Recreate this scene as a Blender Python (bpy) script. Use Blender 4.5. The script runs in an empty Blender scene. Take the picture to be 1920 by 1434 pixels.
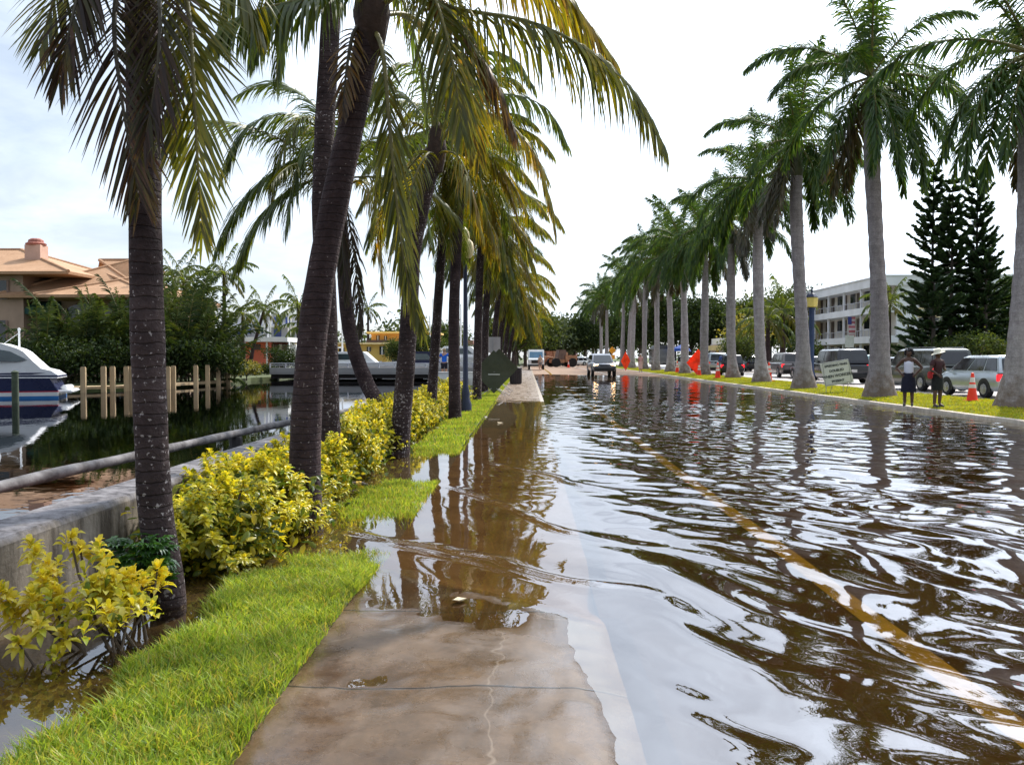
import bpy, bmesh, math, random
import numpy as np
from mathutils import Vector, Matrix, Quaternion, noise as mnoise

random.seed(7); RNG = np.random.default_rng(7)
SC = bpy.context.scene
COL = SC.collection
PI = math.pi
rad = math.radians

# ------------------------------------------------------------------ camera
CAM_H, FOC, VPX, HOR = 1.55, 1650.0, 988.0, 670.0
cam_d = bpy.data.cameras.new("camera"); cam = bpy.data.objects.new("camera", cam_d); COL.objects.link(cam)
cam_d.sensor_width = 36; cam_d.lens = FOC / 1920 * 36
cam_d.clip_start = 0.05; cam_d.clip_end = 3000
cam.location = (0, 0, CAM_H)
cam.rotation_euler = (PI / 2 - math.atan((717 - HOR) / FOC), 0, math.atan((VPX - 960) / FOC))
SC.camera = cam
CR = cam.rotation_euler.to_matrix()
def ray(u, v):
    return CR @ Vector(((u - 960) / FOC, -(v - 717) / FOC, -1))
def at(u, v, d):                    # the point seen at photo position u, v that lies d metres down the road
    r = ray(u, v); return Vector((0, 0, CAM_H)) + r * (d / r.y)
def gp(u, v, z=0.0):                # the point of the plane at height z seen there
    r = ray(u, v); return Vector((0, 0, CAM_H)) + r * ((z - CAM_H) / r.z)

# ------------------------------------------------------------------ things and parts
def tag(o, label=None, cat=None, group=None, kind=None):
    if label: o['label'] = label
    if cat: o['category'] = cat
    if group: o['group'] = group
    if kind: o['kind'] = kind
    return o
def thing(name, label, cat, loc=(0, 0, 0), rotz=0.0, group=None):
    o = bpy.data.objects.new(name, None); COL.objects.link(o)
    o.empty_display_size = 0.1
    o.location = loc; o.rotation_euler = (0, 0, rotz)
    return tag(o, label, cat, group)
def mesh_np(name, V, Fc, mats, midx=None, smooth=False):
    """V (n,3); Fc a list of index arrays (m,k)"""
    me = bpy.data.meshes.new(name)
    V = np.asarray(V, dtype=np.float32)
    me.vertices.add(len(V)); me.vertices.foreach_set("co", V.ravel())
    loops = np.concatenate([np.asarray(f, dtype=np.int32).ravel() for f in Fc])
    tot = np.concatenate([np.full(len(f), np.asarray(f).shape[1], dtype=np.int32) for f in Fc])
    start = np.concatenate(([0], np.cumsum(tot)[:-1])).astype(np.int32)
    me.loops.add(len(loops)); me.loops.foreach_set("vertex_index", loops)
    me.polygons.add(len(tot)); me.polygons.foreach_set("loop_start", start)
    me.polygons.foreach_set("loop_total", tot)
    if not isinstance(mats, (list, tuple)): mats = [mats]
    for m in mats: me.materials.append(m)
    if midx is not None: me.polygons.foreach_set("material_index", np.asarray(midx, dtype=np.int32))
    if smooth: me.polygons.foreach_set("use_smooth", np.ones(len(tot), dtype=bool))
    me.update(calc_edges=True); me.validate()
    return me
def link(name, me, parent=None, loc=(0, 0, 0), rot=(0, 0, 0)):
    o = bpy.data.objects.new(name, me); COL.objects.link(o)
    o.location = loc; o.rotation_euler = rot
    if parent is not None: o.parent = parent
    return o
def copy_tree(o, parent=None, top=True):
    c = o.copy(); COL.objects.link(c); c.parent = parent
    for ch in list(o.children): copy_tree(ch, c, False)
    return c

class MB:
    def __init__(s): s.v = []; s.f = []; s.m = []
    def add(s, verts, faces, mi=0):
        b = len(s.v); s.v += [tuple(p) for p in verts]
        s.f += [tuple(i + b for i in f) for f in faces]; s.m += [mi] * len(faces); return s
    def box(s, c, d, rz=0, mi=0, M=None):
        x, y, z = d[0] / 2, d[1] / 2, d[2] / 2
        P = [Vector((a, b, e)) for e in (-z, z) for a, b in ((-x, -y), (x, -y), (x, y), (-x, y))]
        R = M if M is not None else Matrix.Rotation(rz, 3, 'Z')
        return s.add([R @ p + Vector(c) for p in P],
                     [(3, 2, 1, 0), (4, 5, 6, 7), (0, 1, 5, 4), (1, 2, 6, 5), (2, 3, 7, 6), (3, 0, 4, 7)], mi)
    def bbox(s, lo, hi, mi=0):
        return s.box([(a + b) / 2 for a, b in zip(lo, hi)], [b - a for a, b in zip(lo, hi)], 0, mi)
    def tube(s, pts, rr, n=10, mi=0, cap=True):
        pts = [Vector(p) for p in pts]
        if not hasattr(rr, '__len__'): rr = [rr] * len(pts)
        ref = None; V = []; Fs = []
        for i, p in enumerate(pts):
            t = (pts[min(i + 1, len(pts) - 1)] - pts[max(i - 1, 0)])
            if t.length < 1e-9: t = Vector((0, 0, 1))
            t.normalize()
            if ref is None: ref = Vector((1, 0, 0)) if abs(t.x) < .8 else Vector((0, 1, 0))
            a = (ref - t * ref.dot(t)).normalized(); b = t.cross(a); ref = a
            for k in range(n):
                an = 2 * PI * k / n
                V.append(p + (a * math.cos(an) + b * math.sin(an)) * rr[i])
        for i in range(len(pts) - 1):
            for k in range(n):
                k2 = (k + 1) % n
                Fs.append((i * n + k, i * n + k2, (i + 1) * n + k2, (i + 1) * n + k))
        if cap:
            Fs.append(tuple(range(n - 1, -1, -1))); Fs.append(tuple((len(pts) - 1) * n + k for k in range(n)))
        return s.add(V, Fs, mi)
    def lathe(s, prof, c=(0, 0, 0), n=20, mi=0, M=None):
        V = []; Fs = []; c = Vector(c)
        for r, z in prof:
            for k in range(n):
                p = Vector((r * math.cos(2 * PI * k / n), r * math.sin(2 * PI * k / n), z))
                V.append((M @ p if M is not None else p) + c)
        for i in range(len(prof) - 1):
            for k in range(n):
                k2 = (k + 1) % n
                Fs.append((i * n + k, i * n + k2, (i + 1) * n + k2, (i + 1) * n + k))
        Fs.append(tuple(range(n - 1, -1, -1))); Fs.append(tuple((len(prof) - 1) * n + k for k in range(n)))
        return s.add(V, Fs, mi)
    def prism(s, poly, axis, a, b, mi=0):
        """poly of 2D points extruded along axis ('x','y','z') from a to b"""
        def P(p, t):
            return {'x': (t, p[0], p[1]), 'y': (p[0], t, p[1]), 'z': (p[0], p[1], t)}[axis]
        n = len(poly)
        V = [P(p, a) for p in poly] + [P(p, b) for p in poly]
        Fs = [(i, (i + 1) % n, n + (i + 1) % n, n + i) for i in range(n)]
        Fs += [tuple(range(n - 1, -1, -1)), tuple(range(n, 2 * n))]
        return s.add(V, Fs, mi)
    def quad(s, a, b, c, d, mi=0): return s.add([a, b, c, d], [(0, 1, 2, 3)], mi)
    def slab(s, q, n, t, mi=0):
        """a quad given thickness t along n"""
        q = [Vector(p) for p in q]; n = Vector(n).normalized() * t
        return s.add(q + [p + n for p in q], [(3, 2, 1, 0), (4, 5, 6, 7), (0, 1, 5, 4), (1, 2, 6, 5), (2, 3, 7, 6), (3, 0, 4, 7)], mi)
    def mesh(s, name, mats, smooth=False, bevel=0, fix=True):
        me = bpy.data.meshes.new(name); me.from_pydata(s.v, [], s.f)
        if not isinstance(mats, (list, tuple)): mats = [mats]
        for m in mats: me.materials.append(m)
        me.polygons.foreach_set("material_index", s.m)
        bm = bmesh.new(); bm.from_mesh(me)
        if fix: bmesh.ops.recalc_face_normals(bm, faces=bm.faces)
        if bevel:
            ed = [e for e in bm.edges if len(e.link_faces) == 2 and e.calc_face_angle(0) > .6]
            bmesh.ops.bevel(bm, geom=ed, offset=bevel, segments=2, affect='EDGES', clamp_overlap=True)
        if smooth is True:
            for f in bm.faces: f.smooth = True
            for e in bm.edges:
                if len(e.link_faces) == 2 and e.calc_face_angle(0) > rad(40): e.smooth = False
        bm.to_mesh(me); bm.free(); me.update()
        return me
    def build(s, name, mats, parent=None, smooth=False, bevel=0, loc=(0, 0, 0), rot=(0, 0, 0)):
        return link(name, s.mesh(name, mats, smooth, bevel), parent, loc, rot)

# ------------------------------------------------------------------ materials
class NT:
    def __init__(s, name):
        s.mat = bpy.data.materials.new(name); s.mat.use_nodes = True
        s.t = s.mat.node_tree; s.t.nodes.clear()
        s.out = s.n('ShaderNodeOutputMaterial')
    def n(s, kind, **kw):
        nd = s.t.nodes.new(kind)
        for k, v in kw.items():
            if k.startswith('_'): setattr(nd, k[1:], v)
            else: nd.inputs[k.replace('__', ' ')].default_value = v
        return nd
    def l(s, a, b): s.t.links.new(a, b)
    def ramp(s, fac, stops, interp='LINEAR'):
        r = s.n('ShaderNodeValToRGB'); cr = r.color_ramp; cr.interpolation = interp
        while len(cr.elements) < len(stops): cr.elements.new(.5)
        for e, (p, c) in zip(cr.elements, stops):
            e.position = p; e.color = (c[0], c[1], c[2], 1) if hasattr(c, '__len__') else (c, c, c, 1)
        if fac is not None: s.l(fac, r.inputs[0])
        return r.outputs[0]
    def coord(s, which='Object', scale=(1, 1, 1), rot=(0, 0, 0)):
        tc = s.n('ShaderNodeTexCoord'); mp = s.n('ShaderNodeMapping')
        mp.inputs['Scale'].default_value = scale; mp.inputs['Rotation'].default_value = rot
        s.l(tc.outputs[which], mp.inputs[0]); return mp.outputs[0]
    def noise(s, vec, scale, detail=4, rough=.55, dist=0):
        t = s.n('ShaderNodeTexNoise'); t.inputs['Scale'].default_value = scale
        t.inputs['Detail'].default_value = detail; t.inputs['Roughness'].default_value = rough
        t.inputs['Distortion'].default_value = dist
        s.l(vec, t.inputs['Vector']); return t.outputs[0]
    def math(s, op, a, b=None):
        m = s.n('ShaderNodeMath', _operation=op)
        for i, x in enumerate((a, b)):
            if x is None: continue
            if isinstance(x, (int, float)): m.inputs[i].default_value = x
            else: s.l(x, m.inputs[i])
        return m.outputs[0]
    def mix(s, fac, a, b, mode='MIX'):
        m = s.n('ShaderNodeMix', _data_type='RGBA', _blend_type=mode)
        for i, x in ((0, fac), (6, a), (7, b)):
            if isinstance(x, (int, float)): m.inputs[i].default_value = x
            elif isinstance(x, (tuple, list)): m.inputs[i].default_value = (*x[:3], 1)
            else: s.l(x, m.inputs[i])
        return m.outputs[2]
    def bump(s, h, strength=.3, dist=.02, prev=None):
        b = s.n('ShaderNodeBump'); b.inputs['Strength'].default_value = strength; b.inputs['Distance'].default_value = dist
        s.l(h, b.inputs['Height'])
        if prev is not None: s.l(prev, b.inputs['Normal'])
        return b.outputs[0]
    def bsdf(s, col, rough=.6, spec=.4, metal=0, normal=None, emit=None, estr=0):
        p = s.n('ShaderNodeBsdfPrincipled')
        for k, x in (('Base Color', col), ('Roughness', rough), ('Specular IOR Level', spec), ('Metallic', metal)):
            if isinstance(x, (int, float)): p.inputs[k].default_value = x
            elif isinstance(x, (tuple, list)): p.inputs[k].default_value = (*x[:3], 1)
            else: s.l(x, p.inputs[k])
        if normal is not None: s.l(normal, p.inputs['Normal'])
        if emit is not None:
            p.inputs['Emission Color'].default_value = (*emit, 1); p.inputs['Emission Strength'].default_value = estr
        s.l(p.outputs[0], s.out.inputs[0]); return p
def mul(c, k): return tuple(min(1, x * k) for x in c)

def plain(name, c, rough=.6, var=.18, scale=3, bump=0, bscale=20, spec=.4, metal=0, c2=None, stretch=(1, 1, 1), emit=None, estr=0):
    m = NT(name); v = m.coord('Object', stretch)
    col = m.ramp(m.noise(v, scale, 5), [(.3, mul(c, 1 - var)), (.7, c2 if c2 else mul(c, 1 + var))])
    nrm = m.bump(m.noise(v, bscale, 4), bump, .02) if bump else None
    rr = m.ramp(m.noise(v, scale * 2.3, 3), [(.3, max(0.02, rough - .08)), (.7, min(1, rough + .08))])
    m.bsdf(col, rr, spec, metal, nrm, emit, estr)
    return m.mat
def leaf(name, cols, trans=.35, gloss=.06, grough=.35, tint=1.4):
    """foliage: one colour per separate leaf, light passes through"""
    m = NT(name); g = m.n('ShaderNodeNewGeometry')
    n = len(cols); col = m.ramp(g.outputs['Random Per Island'], [((i + .5) / n, c) for i, c in enumerate(cols)])
    v = m.coord('Object'); k = m.ramp(m.noise(v, 1.3, 3), [(.3, .72), (.7, 1.25)])
    col = m.mix(1.0, col, k, 'MULTIPLY')
    d = m.n('ShaderNodeBsdfDiffuse'); m.l(col, d.inputs[0])
    t = m.n('ShaderNodeBsdfTranslucent')
    m.l(m.mix(1.0, col, (tint * 1.15, tint, tint * .5), 'MULTIPLY'), t.inputs[0])
    a = m.n('ShaderNodeMixShader'); a.inputs[0].default_value = trans; m.l(d.outputs[0], a.inputs[1]); m.l(t.outputs[0], a.inputs[2])
    gl = m.n('ShaderNodeBsdfGlossy'); gl.inputs['Roughness'].default_value = grough; gl.inputs[0].default_value = (1, 1, 1, 1)
    b = m.n('ShaderNodeMixShader'); b.inputs[0].default_value = gloss; m.l(a.outputs[0], b.inputs[1]); m.l(gl.outputs[0], b.inputs[2])
    m.l(b.outputs[0], m.out.inputs[0]); return m.mat
# ------------------------------------------------------------------ light
SUN_AZ, SUN_EL = rad(33), rad(47)
SUNV = Vector((math.sin(SUN_AZ) * math.cos(SUN_EL), math.cos(SUN_AZ) * math.cos(SUN_EL), math.sin(SUN_EL)))
sd = bpy.data.lights.new("sun", 'SUN'); sd.energy = 4.2; sd.angle = rad(1.2); sd.color = (1, .94, .84)
so = bpy.data.objects.new("sun", sd); COL.objects.link(so)
so.rotation_euler = (-SUNV).to_track_quat('-Z', 'Y').to_euler(); so.location = (20, 40, 60)

W = bpy.data.worlds.new("World"); SC.world = W; W.use_nodes = True
wt = W.node_tree; wt.nodes.clear()
class WN(NT):
    def __init__(s): s.t = wt
w = WN()
wo = w.n('ShaderNodeOutputWorld'); bg = w.n('ShaderNodeBackground'); bg.inputs[1].default_value = .1
sky = w.n('ShaderNodeTexSky'); sky.sky_type = 'NISHITA'; sky.sun_disc = False
sky.sun_elevation = SUN_EL; sky.sun_rotation = SUN_AZ; sky.air_density = 1.0; sky.dust_density = 1.5; sky.ozone_density = 1.0
tc = w.n('ShaderNodeTexCoord'); sx = w.n('ShaderNodeSeparateXYZ'); w.l(tc.outputs['Generated'], sx.inputs[0])
zz = w.math('ADD', w.math('MAXIMUM', sx.outputs[2], 0.0), .22)
cx = w.n('ShaderNodeCombineXYZ'); w.l(w.math('DIVIDE', sx.outputs[0], zz), cx.inputs[0]); w.l(w.math('DIVIDE', sx.outputs[1], zz), cx.inputs[1])
c1 = w.noise(cx.outputs[0], 1.15, 6, .6, .6)
cf = w.ramp(c1, [(.40, .52), (.62, .98)])
c2 = w.noise(cx.outputs[0], 2.6, 5, .6, .4)
dotn = w.n('ShaderNodeVectorMath', _operation='DOT_PRODUCT'); w.l(tc.outputs['Generated'], dotn.inputs[0])
dotn.inputs[1].default_value = SUNV
gd = w.math('POWER', w.math('MAXIMUM', dotn.outputs['Value'], 0.0), 6.0)
lum = w.math('MULTIPLY', w.ramp(c2, [(.32, .80), (.68, 1.08)]), w.math('ADD', w.math('MULTIPLY', gd, 46.0), 8.3))
ccol = w.mix(1.0, (.84, .94, 1.07), (1, 1, 1), 'MULTIPLY')
lumc = w.n('ShaderNodeVectorMath', _operation='SCALE'); w.l(ccol, lumc.inputs[0]); w.l(lum, lumc.inputs['Scale'])
m_ = w.mix(.5, sky.outputs[0], lumc.outputs[0]); w.l(cf, m_.node.inputs[0])
w.l(m_, bg.inputs[0]); w.l(bg.outputs[0], wo.inputs[0])
SC.view_settings.view_transform = 'Standard'; SC.view_settings.look = 'None'
SC.view_settings.exposure = 0.5; SC.view_settings.gamma = 1
SC.cycles.max_bounces = 8; SC.cycles.transparent_max_bounces = 24; SC.cycles.diffuse_bounces = 3
SC.cycles.glossy_bounces = 4; SC.cycles.transmission_bounces = 4
SC.cycles.caustics_reflective = False; SC.cycles.caustics_refractive = False
SC.cycles.sample_clamp_indirect = 6
SC.cycles.use_denoising = True

# ------------------------------------------------------------------ terrain heights
def pn(x, y, sc, seed):
    r = np.random.default_rng(seed); o = 0
    for k in range(7):
        a = r.uniform(0, 2 * PI); f = sc * r.uniform(.6, 1.7); ph = r.uniform(0, 2 * PI)
        o = o + np.sin((x * np.cos(a) + y * np.sin(a)) * f * 2 * PI + ph + 1.3 * np.sin((x * np.sin(a * 1.7) - y * np.cos(a * 1.7)) * f * 2.4 + ph))
    return o / 3.2
def ss(a, b, x):
    t = np.clip((x - a) / (b - a), 0, 1); return t * t * (3 - 2 * t)
SW_L, SW_R, KERB = -1.12, .47, 11.4
def h_walk(x, y):
    edge = np.interp(y, [2, 3.4, 5.2, 5.7, 6.3, 7], [.36, .3, .16, -.35, -1.0, -1.6])      # where the flood meets the slab
    near = .012 - .03 * np.maximum(x - edge, -.5) / .8 - np.maximum(x - edge, 0) * .15
    near = np.minimum(near, np.interp(y, [3, 4.5, 5.2, 5.9], [.016, .013, .004, .0])) + .0085 * pn(x, y, 1.0, 3) + .003 * pn(x, y, 4, 5)
    mid = -.05 + .006 * pn(x, y, .7, 4)
    far = np.interp(y, [0, 24, 30, 36, 60, 70, 400], [-.05, -.05, -.008, .03, .035, .04, .3]) + .006 * pn(x, y, .5, 8)
    k = ss(5.9, 6.9, y); k2 = ss(20, 28, y)
    return (near * (1 - k) + mid * k) * (1 - k2) + far * k2
def h_verge(x, y):
    strip = ss(-2.05, -1.8, x + .10 * pn(x, y, .8, 11))                                     # grass strip above the bed
    crest = np.interp(y, [2, 5.4, 6.3, 7.4, 8.0, 8.6, 10.4, 11.6, 13.4, 15.5, 400], [.045, .035, .0, -.075, -.05, -.022, -.016, -.055, -.07, .035, .06])
    bed = np.interp(y, [2, 14, 26, 34, 400], [-.075, -.07, -.05, .01, .03])
    return bed * (1 - strip) + crest * strip + .010 * pn(x, y, 1.2, 12)
def h_road(x, y):
    base = -.13 + .03 * np.exp(-((x - 6) / 4) ** 2)
    rise = np.interp(y, [0, 58, 74, 88, 120, 400], [0, 0, .085, .16, .2, .3])
    rise = rise + np.interp(y, [0, 52, 66, 80, 400], [0, 0, .07, .06, 0]) * ss(7, 11, x)
    rise = rise + ss(42, 60, y) * .0
    return base + rise + .004 * pn(x, y, .3, 21)
def grid(xs, ys, hf):
    X, Y = np.meshgrid(xs, ys); Z = hf(X, Y)
    V = np.stack([X, Y, Z], -1).reshape(-1, 3)
    nx, ny = len(xs), len(ys); i = np.arange((ny - 1) * (nx - 1)); r, c = i // (nx - 1), i % (nx - 1)
    a = r * nx + c
    return V, np.stack([a, a + 1, a + nx + 1, a + nx], -1)
def gridobj(name, xs, ys, hf, m, smooth=True):
    V, Fq = grid(xs, ys, hf); o = link(name, mesh_np(name, V, [Fq], m, smooth=smooth)); return tag(o, kind='structure')
def prog(a, b, d0, g):                       # spacing that grows with distance
    o = [a]
    while o[-1] < b: o.append(o[-1] + max(d0, g * o[-1]))
    o[-1] = b; return np.array(o)

# ------------------------------------------------------------------ ground materials
def m_walk():
    m = NT("wet_concrete"); v = m.coord()
    n1 = m.noise(v, 2.2, 6, .6); n2 = m.noise(v, 26, 5, .7); n3 = m.noise(v, 160, 2)
    col = m.ramp(n1, [(.3, (.082, .051, .029)), (.5, (.105, .067, .040)), (.72, (.135, .089, .055))])
    col = m.mix(.5, col, m.ramp(n2, [(.35, .75), (.65, 1.25)]), 'MULTIPLY')
    col = m.mix(.35, col, m.ramp(n3, [(.35, .6), (.65, 1.4)]), 'MULTIPLY')
    n4 = m.noise(v, 420, 2, .7); col = m.mix(.55, col, m.ramp(n4, [(.32, .55), (.5, 1.0), (.68, 1.5)]), 'MULTIPLY')
    sp0 = m.n('ShaderNodeSeparateXYZ'); m.l(v, sp0.inputs[0])
    stain = m.ramp(m.noise(m.coord('Object', (1, .35, 1)), 3.2, 6, .7), [(.45, 1), (.62, .6)]); col = m.mix(.7, col, stain, 'MULTIPLY')
    # pale hairline cracks
    vo = m.n('ShaderNodeTexVoronoi', _feature='DISTANCE_TO_EDGE'); vo.inputs['Scale'].default_value = .55
    dv = m.n('ShaderNodeVectorMath', _operation='ADD'); m.l(v, dv.inputs[0]); 
    nz = m.n('ShaderNodeTexNoise'); nz.inputs['Scale'].default_value = 3; m.l(v, nz.inputs['Vector'])
    sc = m.n('ShaderNodeVectorMath', _operation='SCALE'); m.l(nz.outputs[1], sc.inputs[0]); sc.inputs['Scale'].default_value = .35
    m.l(sc.outputs[0], dv.inputs[1]); m.l(dv.outputs[0], vo.inputs['Vector'])
    crack = m.ramp(vo.outputs[0], [(.0, .22), (.0035, 0)])
    col = m.mix(.5, col, (.40, .33, .26)); m.l(crack, col.node.inputs[0])
    # control joints every 1.24 m
    sp = m.n('ShaderNodeSeparateXYZ'); m.l(v, sp.inputs[0])
    jy = m.math('ADD', sp.outputs[1], m.math('MULTIPLY', m.math('SUBTRACT', m.noise(v, 9, 3), .5), .02))
    fr = m.math('ABSOLUTE', m.math('SUBTRACT', m.math('FRACT', m.math('DIVIDE', m.math('SUBTRACT', jy, 4.06 - .63), 1.26)), .5))
    joint = m.ramp(fr, [(.0, 1), (.006, .95), (.009, 0)])
    col = m.mix(.5, col, (.018, .012, .008)); m.l(joint, col.node.inputs[0])
    silt = m.ramp(sp0.outputs[2], [(.0, 1), (.5, 1)]); zf = m.math('ADD', sp0.outputs[2], m.math('MULTIPLY', m.math('SUBTRACT', n2, .5), .006))
    under = m.ramp(m.math('ADD', m.math('MULTIPLY', zf, 10.0), .5), [(.04, 1), (.47, 0)])
    wet = m.ramp(m.math('ADD', m.math('MULTIPLY', zf, 25.0), .5), [(.50, 1), (.74, 0)])
    farther = m.ramp(m.math('DIVIDE', sp0.outputs[1], 100.0), [(.20, 1), (.27, 0)])
    col = m.mix(.5, col, m.mix(1.0, col, (.72, .66, .60), 'MULTIPLY')); m.l(m.math('MULTIPLY', wet, farther), col.node.inputs[0])
    col = m.mix(.5, col, m.ramp(n1, [(.3, (.08, .048, .024)), (.7, (.135, .085, .045))])); m.l(m.math('MULTIPLY', under, farther), col.node.inputs[0])
    col = m.mix(.5, m.ramp(n1, [(.3, (.20, .14, .10)), (.7, (.27, .20, .15))]), col); m.l(farther, col.node.inputs[0])
    rgh = m.ramp(m.noise(v, 3.1, 5, .6, .8), [(.36, .46), (.54, .26), (.64, .10)])
    rgh = m.math('MULTIPLY', rgh, m.math('SUBTRACT', 1.0, m.math('MULTIPLY', wet, .7)))
    h = m.math('SUBTRACT', m.math('ADD', n2, m.math('MULTIPLY', n3, .3)), m.math('MULTIPLY', joint, 1.5))
    spc = m.math('SUBTRACT', .45, m.math('MULTIPLY', m.math('MULTIPLY', under, farther), .45))       # no gloss of its own under water
    m.bsdf(col, rgh, spc, 0, m.bump(h, .22, .004)); return m.mat
def m_road():
    m = NT("silty_asphalt"); v = m.coord()
    col = m.ramp(m.noise(v, .7, 6, .6), [(.3, (.026, .0145, .0062)), (.7, (.046, .027, .0115))])
    col = m.mix(.5, col, m.ramp(m.noise(v, 40, 4), [(.3, .7), (.7, 1.3)]), 'MULTIPLY')
    sp = m.n('ShaderNodeSeparateXYZ'); m.l(v, sp.inputs[0])
    drier = m.ramp(m.math('DIVIDE', sp.outputs[1], 200.0), [(.29, 0), (.40, 1)])       # past the flood the road is bare pale asphalt
    col = m.mix(.5, col, m.ramp(m.noise(v, .4, 4), [(.3, (.26, .19, .145)), (.7, (.34, .25, .2))])); m.l(drier, col.node.inputs[0])
    m.bsdf(col, .9, 0.0); return m.mat
def m_soil():
    m = NT("wet_soil"); v = m.coord()
    col = m.ramp(m.noise(v, 6, 6, .65), [(.3, (.028, .016, .008)), (.55, (.055, .035, .016)), (.75, (.09, .065, .028))])
    sp = m.n('ShaderNodeSeparateXYZ'); m.l(v, sp.inputs[0])
    up = m.ramp(sp.outputs[2], [(.0, 0), (.03, 1)])
    g = m.ramp(m.noise(v, 12, 5), [(.3, (.05, .07, .012)), (.7, (.11, .14, .02))])
    col = m.mix(.5, col, g); m.l(up, col.node.inputs[0])
    m.bsdf(col, .8, .25, 0, m.bump(m.noise(v, 30, 5), .5, .02)); return m.mat
def m_lawn():
    m = NT("lawn_soil"); v = m.coord()
    col = m.ramp(m.noise(v, .9, 7, .65), [(.25, (.10, .085, .018)), (.45, (.16, .18, .02)), (.7, (.21, .24, .022)), (.8, (.25, .24, .03))])
    col = m.mix(.6, col, m.ramp(m.noise(v, 35, 4), [(.3, .55), (.7, 1.35)]), 'MULTIPLY')
    m.bsdf(col, .9, .1, 0, m.bump(m.noise(v, 60, 4), .8, .05)); return m.mat
MW, MR, MS, ML = m_walk(), m_road(), m_soil(), m_lawn()
M_CONC = plain("kerb_concrete", (.42, .36, .29), .75, .25, 5, .3)
M_PALE = plain("pale_asphalt", (.33, .27, .24), .55, .22, .6, .2, 30)

gridobj("sidewalk", np.arange(SW_L, SW_R + .001, (SW_R - SW_L) / 40), prog(-2, 400, .05, .012) , h_walk, MW)
gridobj("verge", np.linspace(-3.02, SW_L, 44), prog(-2, 400, .06, .012), lambda x, y: h_verge(x, y) - .03 * ss(-1.17, -1.13, x), MS)
gridobj("road", np.linspace(SW_R, KERB, 60), prog(-2, 800, .12, .02), lambda x, y: h_road(x, y), MR)
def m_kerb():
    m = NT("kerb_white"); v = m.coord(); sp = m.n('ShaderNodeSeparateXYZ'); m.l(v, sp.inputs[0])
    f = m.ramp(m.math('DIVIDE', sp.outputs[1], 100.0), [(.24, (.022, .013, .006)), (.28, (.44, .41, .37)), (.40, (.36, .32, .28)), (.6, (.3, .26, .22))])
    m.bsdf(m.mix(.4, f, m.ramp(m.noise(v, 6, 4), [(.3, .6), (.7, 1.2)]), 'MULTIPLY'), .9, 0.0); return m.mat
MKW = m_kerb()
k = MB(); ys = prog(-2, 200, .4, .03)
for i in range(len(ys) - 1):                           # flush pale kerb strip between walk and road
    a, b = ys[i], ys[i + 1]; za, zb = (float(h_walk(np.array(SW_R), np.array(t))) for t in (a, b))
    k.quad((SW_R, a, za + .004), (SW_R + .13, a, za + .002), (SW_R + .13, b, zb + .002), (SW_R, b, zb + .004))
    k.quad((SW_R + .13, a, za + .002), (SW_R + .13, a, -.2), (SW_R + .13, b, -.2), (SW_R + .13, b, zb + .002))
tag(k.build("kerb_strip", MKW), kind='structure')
# yellow and white lines under the water
def line(name, x, wdt, y0, y1, m, dz=.004):
    V = []; Fq = []; yy = prog(y0, y1, .2, .02)
    for y in yy:
        for s in (-1, 1): V.append((x + s * wdt / 2, y, float(h_road(np.array(x), np.array(y))) + dz))
    for i in range(len(yy) - 1): Fq.append((2 * i, 2 * i + 1, 2 * i + 3, 2 * i + 2))
    tag(link(name, mesh_np(name, V, [np.array(Fq)], m)), kind='structure')
M_YEL = plain("road_yellow", (.16, .096, .016), .9, .3, 5, spec=0)
line("road_marking", 2.2, .17, 1.5, 120, M_YEL)
line("road_marking", 7.2, .1, 60, 200, plain("road_white", (.6, .58, .52), .7, .2, 5))
# right kerb, median and right carriageway
def prof_strip(name, prof, ys, m, bump=None):
    V = []; Fq = []; n = len(prof)
    for y in ys:
        for x, z in prof: V.append((x, y, z + (bump(x, y) if bump else 0)))
    for i in range(len(ys) - 1):
        for j in range(n - 1): Fq.append((i * n + j, i * n + j + 1, (i + 1) * n + j + 1, (i + 1) * n + j))
    return tag(link(name, mesh_np(name, V, [np.array(Fq)], m)), kind='structure')
ysr = prog(-2, 400, .5, .02)
prof_strip("kerb", [(KERB, -.3), (KERB, .075), (KERB + .02, .09), (KERB + .16, .095), (KERB + .17, .06)], ysr, M_CONC,
           lambda x, y: .015 * math.sin(y * 1.7) * math.sin(y * .53) * .3 + max(0, (y - 55)) * .0012 * (1 if y < 140 else 140 / y))
def h_med(x, y):
    return .095 + .05 * np.sin(np.clip((x - 11.55) / 4.2, 0, 1) * PI) + .012 * pn(x, y, .45, 31) + np.clip(y - 55, 0, 85) * .0012
gridobj("median", np.linspace(KERB + .16, 15.75, 24), prog(-2, 500, .25, .02), h_med, ML)
gridobj("carriageway", np.linspace(15.75, 26.5, 14), prog(-2, 800, .5, .03), lambda x, y: .06 + .0 * x + .02 * pn(x, y, .15, 33) * 0 + np.clip(y - 55, 0, 85) * .0012,
        plain("wet_pale_asphalt", (.42, .37, .35), .33, .3, .9, .35, 12, .5))
prof_strip("far_kerb", [(26.5, -.2), (26.5, .17), (26.7, .18), (28.7, .2), (28.72, .1)], ysr, M_CONC)
gridobj("far_lawn", np.linspace(28.72, 900, 14), prog(-2, 1500, 1, .1), lambda x, y: .16 + 0 * x, plain("lawn_green", (.07, .10, .02), .9, .4, .5))
gridobj("ground", np.array([-1500, -3.02, 900, 1500.]), np.array([170, 400, 900, 2500.]), lambda x, y: -.2 + 0 * x, plain("land", (.07, .085, .03), .9, .3, .02))
gridobj("canal_bed", np.array([-1500, -3.02, 12.]), np.array([-40, 400.]), lambda x, y: -2.2 + 0 * x, plain("mud", (.02, .02, .01), .9, .3, .1))
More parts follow.
